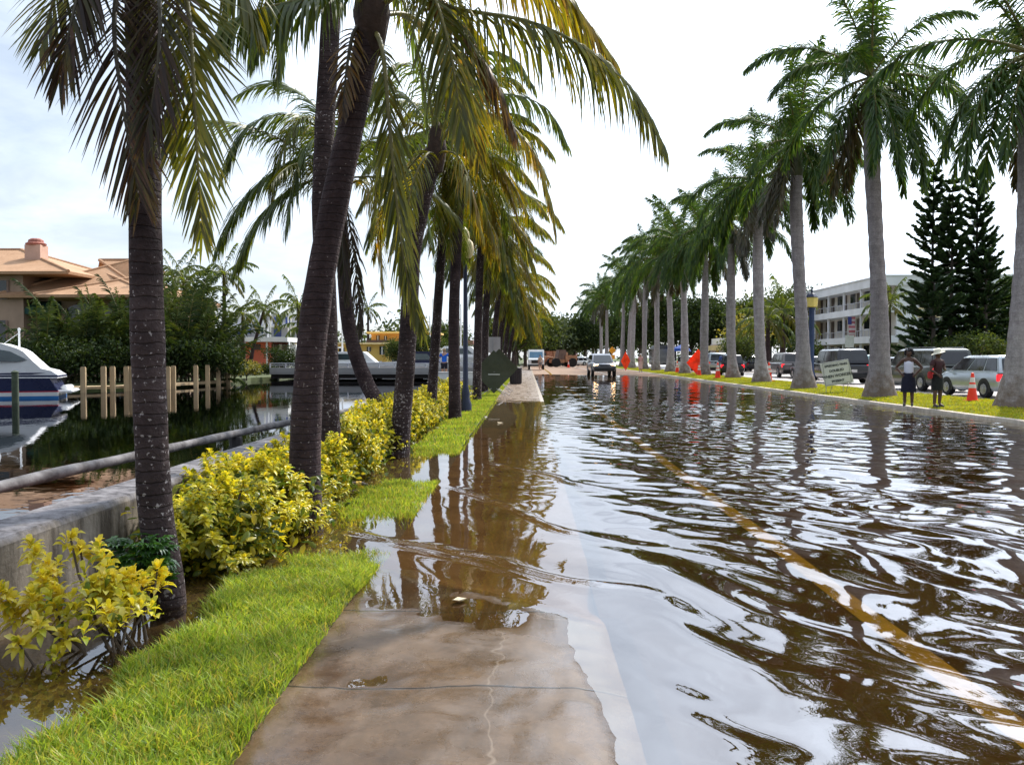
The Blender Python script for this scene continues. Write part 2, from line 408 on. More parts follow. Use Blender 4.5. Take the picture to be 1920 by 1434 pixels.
gridobj("road_base", np.array([-3.02, 30.]), np.array([-40, 400.]), lambda x, y: -.5 + 0 * x, plain("subsoil", (.05, .04, .03), .9, .2, 1))

# ------------------------------------------------------------------ water
def m_water(name, tint, ior, bumps, rough=.004):
    m = NT(name)
    nrm = None
    for (sc, st, rz, s, dist, det) in bumps:
        v = m.coord('Object', st, (0, 0, rz)); nrm = m.bump(m.noise(v, sc, det, .55, .6), s, dist, nrm)
    fr = m.n('ShaderNodeFresnel'); geo = m.n('ShaderNodeNewGeometry')         # same share of light passes up and down
    m.l(m.math('ADD', ior, m.math('MULTIPLY', geo.outputs['Backfacing'], 1 / ior - ior)), fr.inputs[0])
    tr = m.n('ShaderNodeBsdfTransparent'); tr.inputs[0].default_value = (*tint, 1)
    gl = m.n('ShaderNodeBsdfGlossy'); gl.inputs['Roughness'].default_value = rough; gl.inputs[0].default_value = (.97, .97, 1.0, 1)
    if nrm is not None: m.l(nrm, fr.inputs[1]); m.l(nrm, gl.inputs['Normal'])
    mx = m.n('ShaderNodeMixShader'); m.l(fr.outputs[0], mx.inputs[0]); m.l(tr.outputs[0], mx.inputs[1]); m.l(gl.outputs[0], mx.inputs[2])
    m.l(mx.outputs[0], m.out.inputs[0]); return m.mat
WAVES = []
_r = np.random.default_rng(12)
# wavelength, height, angle of the crest line off the road's direction, spread, number, how strong near and far
for lam, amp, a0, spread, nn, wn, wf in ((1.9, .0082, 24, 8, 3, 1, .5), (1.25, .0078, 23, 9, 3, 1, .45), (.85, .0062, 26, 12, 3, 1, .4), (.6, .0036, 22, 16, 3, 1, .5), (.40, .0020, 30, 25, 3, 1, .8), (.28, .0012, 15, 40, 3, .8, 1),
                                  (1.5, .0035, -25, 20, 3, .8, .6), (.55, .0030, 60, 40, 4, .15, 1.1), (.42, .0022, 90, 50, 4, .15, 1.1), (.7, .0036, 75, 30, 3, .1, 1.1), (.3, .0014, 60, 60, 3, .2, 1)):
    for q in range(nn):
        a = rad(a0 + _r.uniform(-spread, spread)); l = lam * _r.uniform(.82, 1.2)
        WAVES.append((2 * PI / l * math.cos(a), 2 * PI / l * math.sin(a), amp * _r.uniform(.6, 1.1) * .95, _r.uniform(0, 2 * PI), wn, wf))
RIDGES = [((-1.75, 8.0), (.9, 5.65), .020, .045), ((-.9, 10.6), (.6, 7.35), .018, .05), ((-.55, 13.0), (1.0, 10.2), .018, .06), ((-1.3, 7.5), (.2, 5.95), .012, .035)]
def wave(x, y):
    wx = x + .10 * pn(x, y, .22, 41) + .035 * pn(x, y, .9, 44); wy = y + .16 * pn(x, y, .17, 42); far = ss(5.5, 12, y)
    z = 0
    for kx, ky, a, p, wn, wf in WAVES: z = z + a * (wn + (wf - wn) * far) * np.sin(kx * wx + ky * wy + p)
    gust = .6 + .6 * ss(-.6, .8, pn(x, y, .12, 43))
    calm = ss(.1, 2.2, x + .3 * pn(x, y, .3, 45)) * .55 + .45 * ss(.35, .9, x)+ .08                       # the shallow left side lies calmer
    calm = calm * np.interp(y, [0, 3, 5, 8, 12, 20, 34, 60, 80], [1.2, 1.25, 1.25, 1.0, .8, .62, .55, .45, .3])
    z = z * gust * calm
    for (ax, ay), (bx, by), h, wd in RIDGES:
        L = math.hypot(bx - ax, by - ay); tx, ty = (bx - ax) / L, (by - ay) / L
        s = (x - ax) * tx + (y - ay) * ty; q = -(x - ax) * ty + (y - ay) * tx + .05 * np.sin(s * 3.1) + .035 * pn(x, y, 1.1, 46)
        z = z + h * np.exp(-(q / wd) ** 2) * ss(-.1, .5, s) * (1 - ss(L - .6, L, s)) * (1 + .25 * pn(x, y, 3, 47))
    return z
def h_any(x, y):
    return np.where(x < SW_L, h_verge(x, y), np.where(x < SW_R, h_walk(x, y), h_road(x, y)))
def h_water(x, y):
    depth = np.clip(-h_any(x, y), 0, 1)
    return wave(x, y) * (.04 + .96 * ss(.0, .06, depth))
xs = np.concatenate([np.arange(-3.0, -1.1, .045), np.arange(-1.1, 4.5, .028), np.arange(4.5, KERB + .01, .05)]); xs[-1] = KERB
MWAT = m_water("flood_water", (.88, .80, .62), 2.15, [(7, (1, .45, 1), rad(25), .030, .02, 3), (20, (1, .4, 1), rad(15), .012, .012, 2)])
gridobj("flood_water", xs, prog(1.8, 95, .022, .0055), h_water, MWAT)
MCAN = m_water("canal_water", (.05, .055, .035), 1.5, [(1.2, (1, .3, 1), 0, .05, .05, 3), (5, (.5, 1, 1), 0, .03, .02, 2)], .01)
gridobj("canal_water", np.linspace(-400, -3.02, 60), prog(-30, 170, 2, .02), lambda x, y: -.02 + 0 * x, MCAN)
# ------------------------------------------------------------------ palm fronds
LG = leaf("frond_green", [(0.038, 0.066, 0.006), (0.057, 0.092, 0.007), (0.086, 0.122, 0.008), (0.043, 0.075, 0.008), (0.115, 0.144, 0.010)], .48, .035, .4, 1.6)
LO = leaf("frond_olive", [(0.074, 0.087, 0.007), (0.108, 0.119, 0.008), (0.053, 0.068, 0.007), (0.158, 0.139, 0.009), (0.087, 0.098, 0.008)], .48, .03, .4, 1.6)
LY = leaf("frond_yellow", [(0.161, 0.144, 0.007), (0.241, 0.196, 0.009), (0.098, 0.106, 0.008), (0.310, 0.178, 0.011), (0.081, 0.092, 0.007), (0.218, 0.178, 0.009), (0.127, 0.138, 0.008)], .5, .03, .4, 1.6)
LL = leaf("frond_lime", [(0.115, 0.149, 0.007), (0.172, 0.196, 0.009), (0.075, 0.103, 0.007), (0.230, 0.207, 0.009), (0.127, 0.138, 0.007), (0.276, 0.196, 0.011)], .5, .03, .4, 1.6)
LD = leaf("frond_dry", [(.14, .08, .025), (.20, .105, .025), (.08, .046, .02), (.06, .032, .018), (.17, .115, .025)], .36, .03, .4, 1.4)
LP = leaf("frond_dark", [(.030, .018, .014), (.046, .024, .018), (.045, .04, .010), (.026, .026, .008), (.06, .035, .015)], .35, .02, .45, 1.4)
RACH = plain("rachis", (.14, .12, .03), .5, .3, 4)
RACHD = plain("rachis_dark", (.05, .04, .02), .5, .3, 4)

def resample(P, n):
    P = np.asarray([tuple(p) for p in P], float)
    # Catmull-Rom through the points, then even spacing
    Q = np.vstack([2 * P[0] - P[1], P, 2 * P[-1] - P[-2]]); o = []
    for i in range(1, len(Q) - 2):
        for t in np.linspace(0, 1, 12, endpoint=False):
            a, b, c, d = Q[i - 1:i + 3]
            o.append(.5 * (2 * b + (c - a) * t + (2 * a - 5 * b + 4 * c - d) * t * t + (3 * b - a - 3 * c + d) * t ** 3))
    o.append(P[-1]); o = np.array(o)
    s = np.concatenate(([0], np.cumsum(np.linalg.norm(np.diff(o, axis=0), axis=1))))
    u = np.linspace(0, s[-1], n)
    return np.stack([np.interp(u, s, o[:, k]) for k in range(3)], -1), s[-1]
def nrmz(a): return a / np.maximum(np.linalg.norm(a, axis=-1, keepdims=True), 1e-9)

def frond(P, leaflen=.6, n=70, grav=.55, wid=.032, seed=1, start=.14, plume=0.0, r0=.022, rag=.12, up_hint=(0, 0, 1), ang=(68, 22)):
    rg = np.random.default_rng(seed)
    C, L = resample(P, 60)
    T = nrmz(np.gradient(C, axis=0))
    up = np.array(up_hint, float); side = np.cross(T, up)
    bad = np.linalg.norm(side, axis=1) < .25
    if bad.any() and not bad.all():
        good = np.where(~bad)[0]
        for i in np.where(bad)[0]: side[i] = side[good[np.argmin(abs(good - i))]]
    elif bad.all(): side[:] = rg.normal(size=3) * [1, 1, 0]
    side = nrmz(side - T * (side * T).sum(1, keepdims=True)); nor = np.cross(side, T)
    V = []; Fq = []; Mi = []
    # rachis
    m = 6
    for i in range(0, 60, 3):
        r = r0 * (1 - i / 62) + .003
        for k in range(m):
            a = 2 * PI * k / m; V.append(C[i] + (side[i] * math.cos(a) + nor[i] * math.sin(a)) * r)
    nr = len(range(0, 60, 3))
    for i in range(nr - 1):
        for k in range(m): Fq.append((i * m + k, i * m + (k + 1) % m, (i + 1) * m + (k + 1) % m, (i + 1) * m + k))
    Mi += [1] * len(Fq); V = np.array(V); Fq = np.array(Fq)
    # leaflets
    t = np.repeat(np.linspace(start, .995, n), 2) + rg.normal(0, .3 / n, 2 * n); t = np.clip(t, start, 1)
    s = np.tile([1., -1.], n)
    keep = rg.random(2 * n) > rag; t, s = t[keep], s[keep]; k = len(t)
    f = t * 59; i0 = np.clip(f.astype(int), 0, 58); fr = (f - i0)[:, None]
    lerp = lambda A: A[i0] * (1 - fr) + A[i0 + 1] * fr
    c, tt, sd, no = lerp(C), nrmz(lerp(T)), nrmz(lerp(side)), nrmz(lerp(nor))
    tn = (t - start) / (1 - start)
    prof = np.minimum(1, .45 + tn * 2.6) * np.where(tn > .55, 1 - .62 * (np.maximum(tn - .55, 0) / .45) ** 1.3, 1)
    ln = leaflen * prof * rg.uniform(.82, 1.1, k)
    an = np.radians(ang[0] + (ang[1] - ang[0]) * tn + rg.normal(0, 5, k))[:, None]
    lift = np.radians(rg.normal(12, 8, k) + plume * rg.uniform(-1, 1, k) * 75)[:, None]
    lat = sd * s[:, None] * np.cos(lift) + no * np.sin(lift)
    d0 = nrmz(tt * np.cos(an) + lat * np.sin(an))
    g = grav * rg.uniform(.75, 1.2, k)[:, None]; down = np.array([0, 0, -1.])
    seg = [0, .22, .5, .8, 1.0]; wp = [.55, 1., .95, .55, .04]
    pts = [c]; dirs = [d0]; p = c
    for j in range(1, 5):
        dj = nrmz(d0 * (1 - g * seg[j] ** .8) + down * g * seg[j] ** .8 * 1.25)
        p = p + dj * (ln * (seg[j] - seg[j - 1]))[:, None]; pts.append(p); dirs.append(dj)
    LV = np.zeros((k, 5, 2, 3))
    wd = wid * rg.uniform(.75, 1.2, k)
    for j in range(5):
        wv = nrmz(tt - dirs[j] * (tt * dirs[j]).sum(1, keepdims=True)) * .8 + nrmz(np.cross(dirs[j], tt)) * .45 * s[:, None]
        wv = nrmz(wv) * (wd * wp[j] / 2)[:, None]
        LV[:, j, 0] = pts[j] - wv; LV[:, j, 1] = pts[j] + wv
    b = len(V) + np.arange(k)[:, None] * 10
    LF = np.concatenate([np.stack([b[:, 0] + 2 * j, b[:, 0] + 2 * j + 1, b[:, 0] + 2 * j + 3, b[:, 0] + 2 * j + 2], -1) for j in range(4)])
    return np.vstack([V, LV.reshape(-1, 3)]), np.vstack([Fq, LF]), np.array(Mi + [0] * len(LF))
def frond_mesh(P, mat_, rm=None, **kw):
    V, Fq, Mi = frond(P, **kw)
    return mesh_np("frond", V, [Fq], [mat_, rm or RACH], Mi)
def arc(az, el, L, grav, n=14, base=(0, 0, 0), bendp=1.0):
    """a frond's midrib: leaves the crown at azimuth az, elevation el and sags"""
    d = np.array([math.cos(az) * math.cos(el), math.sin(az) * math.cos(el), math.sin(el)])
    p = np.array(base, float); o = [p.copy()]
    for i in range(n):
        d = d + np.array([0, 0, -1]) * grav / n * (.4 + 1.2 * (i / n) ** bendp); d /= np.linalg.norm(d)
        p = p + d * L / n; o.append(p.copy())
    return o

def m_trunk(name, dark, light, spots, ring_sc, spot_amt, rk=.45, wob=1.6):
    m = NT(name); v = m.coord(); sp = m.n('ShaderNodeSeparateXYZ'); m.l(v, sp.inputs[0])
    wv = m.math('ADD', m.math('MULTIPLY', sp.outputs[2], ring_sc), m.math('MULTIPLY', m.noise(v, 5, 3), wob))
    ring = m.math('FRACT', wv)
    rc = m.ramp(ring, [(0, 0), (.08, 1), (.8, .75), (1, .1)])
    n1 = m.noise(v, 3.5, 5, .65); n2 = m.noise(v, 22, 4, .6)
    col = m.ramp(n1, [(.3, dark), (.7, light)])
    col = m.mix(.45, col, m.ramp(n2, [(.3, .55), (.7, 1.4)]), 'MULTIPLY')
    col = m.mix(rk, col, rc, 'MULTIPLY')
    # lichen flecks, thicker low on the trunk
    n3 = m.noise(v, 30, 3, .5); low = m.ramp(m.math('DIVIDE', sp.outputs[2], 4.0), [(0, .04), (.2, .045), (.45, -.02), (1, -.08)])
    fk = m.ramp(m.math('ADD', m.math('ADD', n3, low), m.math('MULTIPLY', m.math('SUBTRACT', n1, .5), .35)), [(.665 - spot_amt, 0), (.70 - spot_amt, 1)])
    col = m.mix(.5, col, spots); m.l(fk, col.node.inputs[0])
    h = m.math('ADD', m.math('MULTIPLY', rc, .6 if rk > .3 else .12), n2)
    if rk < .3:                                       # royal palms: brown stains at the foot, each trunk its own shade
        oi = m.n('ShaderNodeObjectInfo'); col = m.mix(1.0, col, m.ramp(oi.outputs['Random'], [(0, .78), (1, 1.12)]), 'MULTIPLY')
        ft = m.ramp(m.math('ADD', m.math('DIVIDE', sp.outputs[2], 3.0), m.math('MULTIPLY', m.math('SUBTRACT', n1, .5), .9)), [(.05, .75), (.34, 0)])
        col = m.mix(.5, col, (.17, .115, .075)); m.l(ft, col.node.inputs[0])
        col = m.mix(.5, col, m.ramp(m.noise(m.coord('Object', (2, 2, .35)), 2.5, 5, .65), [(.35, .6), (.6, 1.1)]), 'MULTIPLY')
    m.bsdf(col, .85, .15, 0, m.bump(h, .7, .03)); return m.mat
TR1 = m_trunk("coconut_bark", (.022, .014, .014), (.075, .052, .05), (.30, .26, .25), 14, .015, .4, .9)
TR2 = m_trunk("coconut_bark_plain", (.026, .016, .017), (.075, .05, .05), (.26, .22, .2), 14, -.03, .4, .8)
TR3 = m_trunk("royal_bark", (.27, .235, .245), (.42, .38, .39), (.48, .45, .43), 4.0, -.03, .16, .5)
SHEATH = plain("leaf_sheath", (.07, .075, .03), .5, .4, 3, .3, 12)
FIBRE = plain("crown_fibre", (.045, .026, .018), .9, .4, 9, .6, 40)

def trunk_mesh(path, r_base, r_top, flare, n=18, seg=46, wob=.03, seed=1, hf=.5):
    C, L = resample(path, seg)
    rg = np.random.default_rng(seed); ph = rg.uniform(0, 6, 3)
    mb = MB(); rr = []
    for i in range(seg):
        t = i / (seg - 1); s = t * L
        r = r_base + (r_top - r_base) * t
        r *= 1 + flare * math.exp(-s / hf) + wob * (.6 * math.sin(s * 5.3 + ph[0]) + .5 * math.sin(s * 13 + ph[1]))
        rr.append(r)
    mb.tube([tuple(c) for c in C], rr, n)
    return mb.mesh("trunk", TR1, smooth=True)

def coconut(label, base, path, crown, r=(.12, .10), flare=.5, hand=(), nrand=14, L=3.2, seed=1, tm=TR1, leaflen=.6, n=66, skip=None, gravr=(1.0, 1.9), elr=(-25, 78), group="coconut palms in the planting bed by the canal", wid=.026, dry=.15, hf=.25):
    """base, path, crown are world points; hand = fronds seen singly: (points, material, options)"""
    rg = random.Random(seed)
    base = Vector(base); root = thing("coconut_palm", label, "palm tree", base, 0, group)
    loc = lambda p: Vector(p) - base
    pts = [(0, 0, -.35)] + [loc(p) for p in path] + [loc(crown)]
    me = trunk_mesh(pts, r[0], r[1], flare, seed=seed, hf=hf); me.materials[0] = tm
    link("trunk", me, root)
    cr = loc(crown)
    h = MB(); h.lathe([(r[1] * .9, -.35), (r[1] * 1.25, -.15), (r[1] * 1.5, .0), (r[1] * 1.25, .2), (r[1] * .5, .42), (.01, .55)], cr, 14)
    h.build("crown_heart", FIBRE, root, smooth=True)
    for j, (P, mt, kw) in enumerate(hand):
        P = [loc(p) for p in P]
        o = dict(leaflen=leaflen, n=n, seed=seed * 100 + j, wid=wid); o.update(kw)
        link("frond", frond_mesh(P, mt, RACH if mt in (LG, LO, LY) else RACHD, **o), root)
    for j in range(nrand):
        az = 2 * PI * (j * .382 + rg.random() * .08); t = (j + .5) / max(1, nrand)
        el = rad(elr[1] + (elr[0] - elr[1]) * t + rg.uniform(-8, 8))
        if skip and skip(az, el): continue
        g = gravr[0] + (gravr[1] - gravr[0]) * rg.random()
        P = arc(az, el, L * rg.uniform(.85, 1.1) * (.75 if el > rad(60) else 1), g, base=cr + Vector((0, 0, .15)))
        mt = LG if t < .45 else (LO if t < .75 else LY)
        if t > .6 and rg.random() < dry: mt = LD
        link("frond", frond_mesh(P, mt, leaflen=leaflen * rg.uniform(.85, 1.1), n=n, seed=seed * 100 + 40 + j, wid=wid, grav=rg.uniform(.5, .8)), root)
    return root

A = lambda *q: [at(*p) for p in q]
def col_path(pts, d): return [at(u, v, d) for u, v in pts]

# --- nearest palm: only its trunk and the fronds that hang into the picture
d = 5.45; b = gp(318, 1138, -.05)
c1 = at(262, -150, d)
H1 = [
 (A((262, -150, d), (318, -110, 5.3), (352, 10, 5.05), (364, 170, 4.95), (371, 310, 4.95), (378, 432, 5.0)), LO, dict(leaflen=.52, n=82, wid=.019, grav=.25, rag=.06, up_hint=(0, -1, .35), ang=(52, 18))),
 (A((255, -150, d), (232, -80, 5.2), (214, 40, 4.95), (226, 170, 4.9), (248, 300, 4.95), (262, 372, 5.0)), LP, dict(leaflen=.55, n=80, wid=.019, grav=.3, rag=.08, up_hint=(0, -1, .3), ang=(55, 22))),
 (A((250, -150, d), (165, -130, 5.3), (118, -40, 5.2), (92, 30, 5.2), (76, 92, 5.2)), LO, dict(leaflen=.44, n=56, wid=.018, grav=.35, up_hint=(0, -1, .5))),
 (A((255, -150, d), (190, -110, 5.1), (150, -20, 4.9), (128, 70, 4.85), (112, 150, 4.9)), LP, dict(leaflen=.50, n=66, wid=.019, grav=.45, up_hint=(0, -1, .5))),
 (A((262, -150, d), (285, -90, 5.1), (300, 20, 4.85), (292, 150, 4.8), (270, 270, 4.85)), LP, dict(leaflen=.46, n=66, wid=.018, grav=.3, up_hint=(0, -1, .3), ang=(50, 20))),
 (A((265, -150, d), (330, -160, 5.4), (400, -120, 5.4), (452, -30, 5.4), (486, 50, 5.5)), LO, dict(leaflen=.46, n=64, grav=.6, up_hint=(0, -.4, 1))),
 (A((262, -150, d), (310, -110, 5.9), (335, 30, 6.1), (330, 170, 6.1), (318, 280, 6.1)), LO, dict(leaflen=.5, n=66, grav=.35, up_hint=(0, -1, .3), ang=(55, 20))),
]
coconut("nearest coconut palm, thick lichen-flecked trunk by the scraggly yellow shrub and concrete wall", b,
        [at(316, 1120, d), at(292, 960, d), at(283, 800, d), at(276, 600, d), at(272, 400, d), at(268, 200, d), at(265, 20, d)], c1, (.105, .095), .55, H1, 9, 2.6, 1,
        skip=lambda az, el: el < rad(25), leaflen=.5, hf=.16)
# --- front one of the crossing pair: leans to the right
d = 8.1; b = gp(577, 992, -.05); c2 = at(697, 28, d)
H2 = [
 (A((700, 20, d), (760, -12, 7.9), (860, 18, 7.6), (990, 40, 7.4), (1100, 92, 7.4), (1185, 168, 7.5), (1243, 268, 7.6)), LO, dict(leaflen=.78, n=92, grav=.95, wid=.021, rag=.08)),
 (A((702, 10, d), (750, -60, 7.7), (805, -20, 7.4), (836, 60, 7.3), (852, 140, 7.3), (868, 250, 7.35)), LO, dict(leaflen=.72, n=100, grav=.6, up_hint=(0, -1, .5), wid=.021)),
 (A((702, 55, d), (718, 100, 7.7), (730, 230, 7.5), (744, 380, 7.5), (760, 500, 7.5), (792, 622, 7.55)), LO, dict(leaflen=.52, n=92, grav=.45, up_hint=(0, -1, .2), ang=(38, 12), wid=.021)),
 (A((694, 25, d), (650, -20, 7.8), (590, -5, 7.5), (510, 12, 7.3), (440, 36, 7.2), (398, 74, 7.2)), LG, dict(leaflen=.62, n=90, grav=1.0)),
 (A((704, 0, d), (770, -110, 7.9), (890, -120, 7.7), (1010, -60, 7.6), (1085, 20, 7.6), (1150, 110, 7.6)), LY, dict(leaflen=.62, n=92, grav=.7)),
 (A((706, 15, d), (800, -70, 8.6), (930, -60, 8.9), (1030, 0, 9.0), (1090, 60, 9.0), (1130, 130, 9.)), LY, dict(leaflen=.66, n=84, grav=.85)),
 (A((704, 30, d), (770, 30, 8.6), (830, 90, 9.0), (872, 180, 9.1), (898, 300, 9.2)), LY, dict(leaflen=.62, n=84, grav=.55, up_hint=(0, -1, .6))),
 (A((706, 20, d), (790, -30, 8.0), (870, 60, 7.8), (925, 150, 7.8), (960, 235, 7.8)), LD, dict(leaflen=.6, n=84, grav=.8)),
 (A((690, 40, d), (664, 60, 8.0), (650, 130, 7.9), (642, 210, 7.9)), LD, dict(leaflen=.3, n=40, grav=.5, up_hint=(0, -1, .3))),
]
coconut("coconut palm with a curved dark trunk leaning right, front one of the crossing pair", b,
        [at(575, 960, d), at(572, 860, d), at(578, 720, d), at(592, 580, d), at(612, 460, d), at(638, 330, d), at(664, 210, d), at(684, 110, d)], c2, (.148, .115), .22, H2, 8, 3.0, 2,
        skip=lambda az, el: el < rad(30), tm=TR2, hf=.3)
# --- rear one of the crossing pair: ringed, upright
d = 10.9; b = gp(628, 908, -.05)
coconut("ringed upright coconut palm behind the leaning trunk, rear one of the crossing pair", b,
        [at(626, 890, d), at(617, 780, d), at(614, 640, d), at(610, 520, d), at(604, 400, d), at(607, 280, d), at(613, 160, d), at(621, 20, d)], at(628, -140, d), (.135, .115), .3,
        [(A((628, -140, d), (590, -170, 10.4), (500, -120, 10.2), (440, -30, 10.2), (415, 40, 10.2)), LG, dict(leaflen=.7, grav=.9)),
         (A((628, -140, d), (560, -100, 10.6), (500, 0, 10.6), (470, 110, 10.6)), LG, dict(leaflen=.7, grav=.9)),
         (A((628, -140, d), (560, -110, 10.8), (530, -20, 10.9), (520, 90, 10.9), (518, 160, 10.9)), LG, dict(leaflen=.62, grav=.8)),
         (A((632, -140, d), (700, -160, 11.2), (800, -90, 11.4), (870, 20, 11.5), (900, 140, 11.5)), LO, dict(leaflen=.7, grav=.8)),
         (A((632, -140, d), (690, -120, 11.4), (750, -10, 11.6), (790, 120, 11.7), (800, 240, 11.7)), LG, dict(leaflen=.7, grav=.7))],
        9, 3.2, 3, skip=lambda az, el: el < rad(20), tm=TR1)
# --- fourth: leans right, crown over the verge
d = 14.2; b = gp(748, 856, -.05)
coconut("coconut palm with dark swollen base standing in the flood beside the second hedge clump", b,
        [at(748, 840, d), at(755, 760, d), at(764, 640, d), at(770, 540, d), at(776, 460, d), at(796, 370, d)], at(818, 282, d), (.165, .115), .42,
        [(A((822, 275, d), (870, 215, 13.8), (940, 222, 13.6), (1000, 285, 13.6), (1030, 370, 13.6), (1041, 432, 13.6)), LY, dict(leaflen=.66, n=84, grav=.85)),
         (A((822, 275, d), (880, 190, 14.4), (960, 178, 14.6), (1025, 205, 14.7), (1066, 275, 14.8)), LG, dict(leaflen=.66, n=84, grav=.85)),
         (A((820, 285, d), (855, 290, 13.7), (880, 340, 13.5), (895, 400, 13.5), (905, 440, 13.5)), LY, dict(leaflen=.62, grav=.7)),
         (A((815, 275, d), (780, 230, 13.9), (735, 260, 13.8), (708, 330, 13.8), (698, 430, 13.8)), LO, dict(leaflen=.62, grav=.7)),
         (A((818, 265, d), (800, 160, 14), (770, 120, 13.8), (730, 130, 13.7), (690, 190, 13.6)), LG, dict(leaflen=.66, grav=.7)),
         (A((820, 265, d), (850, 150, 14), (900, 100, 13.8), (960, 110, 13.7), (1000, 160, 13.6)), LG, dict(leaflen=.66, grav=.7)),
         (A((815, 290, d), (800, 290, 13.6), (775, 340, 13.4), (760, 420, 13.4), (752, 500, 13.4)), LO, dict(leaflen=.5, grav=.6, up_hint=(0, -1, .3)))],
        8, 2.7, 4, skip=lambda az, el: math.sin(az) < -.1, hf=.4)
# --- fifth: bowed trunk leaning out over the canal
d = 18.0; b = at(742, 812, d); b.z = -.03
coconut("coconut palm with a bowed trunk leaning left over the canal rail", b,
        [at(716, 772, d), at(686, 715, d), at(660, 640, d), at(648, 560, d), at(643, 470, d)], at(636, 350, d), (.17, .12), .12,
        [(A((630, 345, d), (590, 292, 17.5), (520, 318, 17.2), (450, 382, 17), (405, 470, 17)), LG, dict(leaflen=.95, n=100, grav=.62)),
         (A((632, 340, d), (590, 235, 17.5), (520, 215, 17.2), (455, 250, 17), (415, 330, 17)), LG, dict(leaflen=.95, n=100, grav=.62)),
         (A((632, 335, d), (600, 215, 18.3), (545, 165, 18.5), (490, 160, 18.6), (448, 178, 18.6)), LG, dict(leaflen=.8, n=90, grav=.5)),
         (A((630, 355, d), (590, 338, 17.3), (535, 362, 17), (480, 420, 16.8), (440, 505, 16.8)), LG, dict(leaflen=.95, n=100, grav=.6)),
         (A((634, 340, d), (590, 225, 17.6), (550, 240, 17.2), (520, 310, 17), (508, 400, 17)), LO, dict(leaflen=.9, n=100, grav=.65)),
         (A((640, 365, d), (652, 400, 17.4), (664, 480, 17.3), (672, 560, 17.3), (676, 630, 17.3)), LP, dict(leaflen=.62, n=70, grav=.7, up_hint=(0, -1, .2), ang=(40, 15))),
         (A((640, 365, d), (640, 410, 17.2), (644, 490, 17.1), (650, 560, 17.1)), LP, dict(leaflen=.6, n=70, grav=.7, up_hint=(0, -1, .2), ang=(40, 15))),
         (A((642, 355, d), (680, 340, 17.4), (705, 400, 17.2), (715, 470, 17.2), (718, 540, 17.2)), LY, dict(leaflen=.62, n=70, grav=.7)),
         (A((642, 345, d), (690, 270, 17.6), (750, 290, 17.4), (790, 370, 17.3), (810, 450, 17.3)), LG, dict(leaflen=.85, n=90, grav=.65)),
         (A((634, 340, d), (610, 260, 17), (570, 280, 16.7), (545, 360, 16.5), (535, 430, 16.5)), LG, dict(leaflen=.85, n=90, grav=.65)),
         (A((640, 340, d), (650, 220, 18), (690, 170, 18), (740, 190, 18)), LG, dict(leaflen=.65, n=70, grav=.6))],
        13, 3.0, 5, leaflen=.8, n=80, tm=TR2, skip=lambda az, el: el < rad(10), group="coconut palms in the planting bed by the canal")
# --- the rest of the row, further off
ROW = [ # base px, d, crown px, trunk via, label
 ((808, 792), 22.0, (838, 318), (822, 560), "coconut palm with a thin leaning trunk between the bowed trunk and the blue-shirted man", TR1, (.13, .10)),
 ((853, 786), 21.6, (868, 262), (852, 560), "tall straight coconut palm standing just left of the navy lamp post", TR2, (.15, .11)),
 ((894, 752), 31, (905, 372), (898, 560), "coconut palm just behind the navy lamp post, its trunk rising from the last hedge clump", TR1, (.16, .11)),
 ((908, 738), 38, (925, 425), (912, 570), "coconut palm whose trunk rises from behind the left edge of the dark diamond sign", TR1, (.17, .12)),
 ((926, 722), 47, (944, 482), (930, 600), "coconut palm beyond the dark diamond sign with yellowing fronds over the verge", TR1, (.17, .12)),
 ((934, 716), 54, (955, 524), (940, 620), "coconut palm near the grey rectangular sign, smaller in the distance", TR1, (.17, .12)),
 ((944, 710), 63, (966, 548), (950, 630), "coconut palm beyond the dark litter bin on the left verge", TR1, (.17, .12)),
 ((952, 703), 76, (975, 572), (958, 640), "second last coconut palm of the left row before the broad trees", TR1, (.17, .12)),
 ((960, 697), 92, (985, 590), (966, 645), "last coconut palm of the left row, merging with the broad trees", TR1, (.17, .12)),
]
PROTO = []
def cvar(seed, L, mats):
    return frond_mesh(arc(0, *seed[:1], L, seed[1]), mats, leaflen=.78, n=88, seed=int(seed[2]), wid=.031, grav=.7)
CF = [cvar((rad(75), 1.0, 901), 2.4, LG), cvar((rad(55), 1.5, 902), 2.9, LL), cvar((rad(35), 1.7, 903), 3.1, LG), cvar((rad(20), 1.6, 904), 3.1, LL),
      cvar((rad(5), 1.6, 905), 3.1, LO), cvar((rad(-15), 1.7, 906), 3.1, LG), cvar((rad(-35), 1.4, 907), 3.0, LY), cvar((rad(-55), .9, 908), 2.7, LO), cvar((rad(50), 2.0, 909), 3.0, LO), cvar((rad(-62), .8, 910), 2.9, LG), cvar((rad(-40), 1.3, 911), 3.0, LL), cvar((rad(-70), .5, 912), 2.4, LD)]
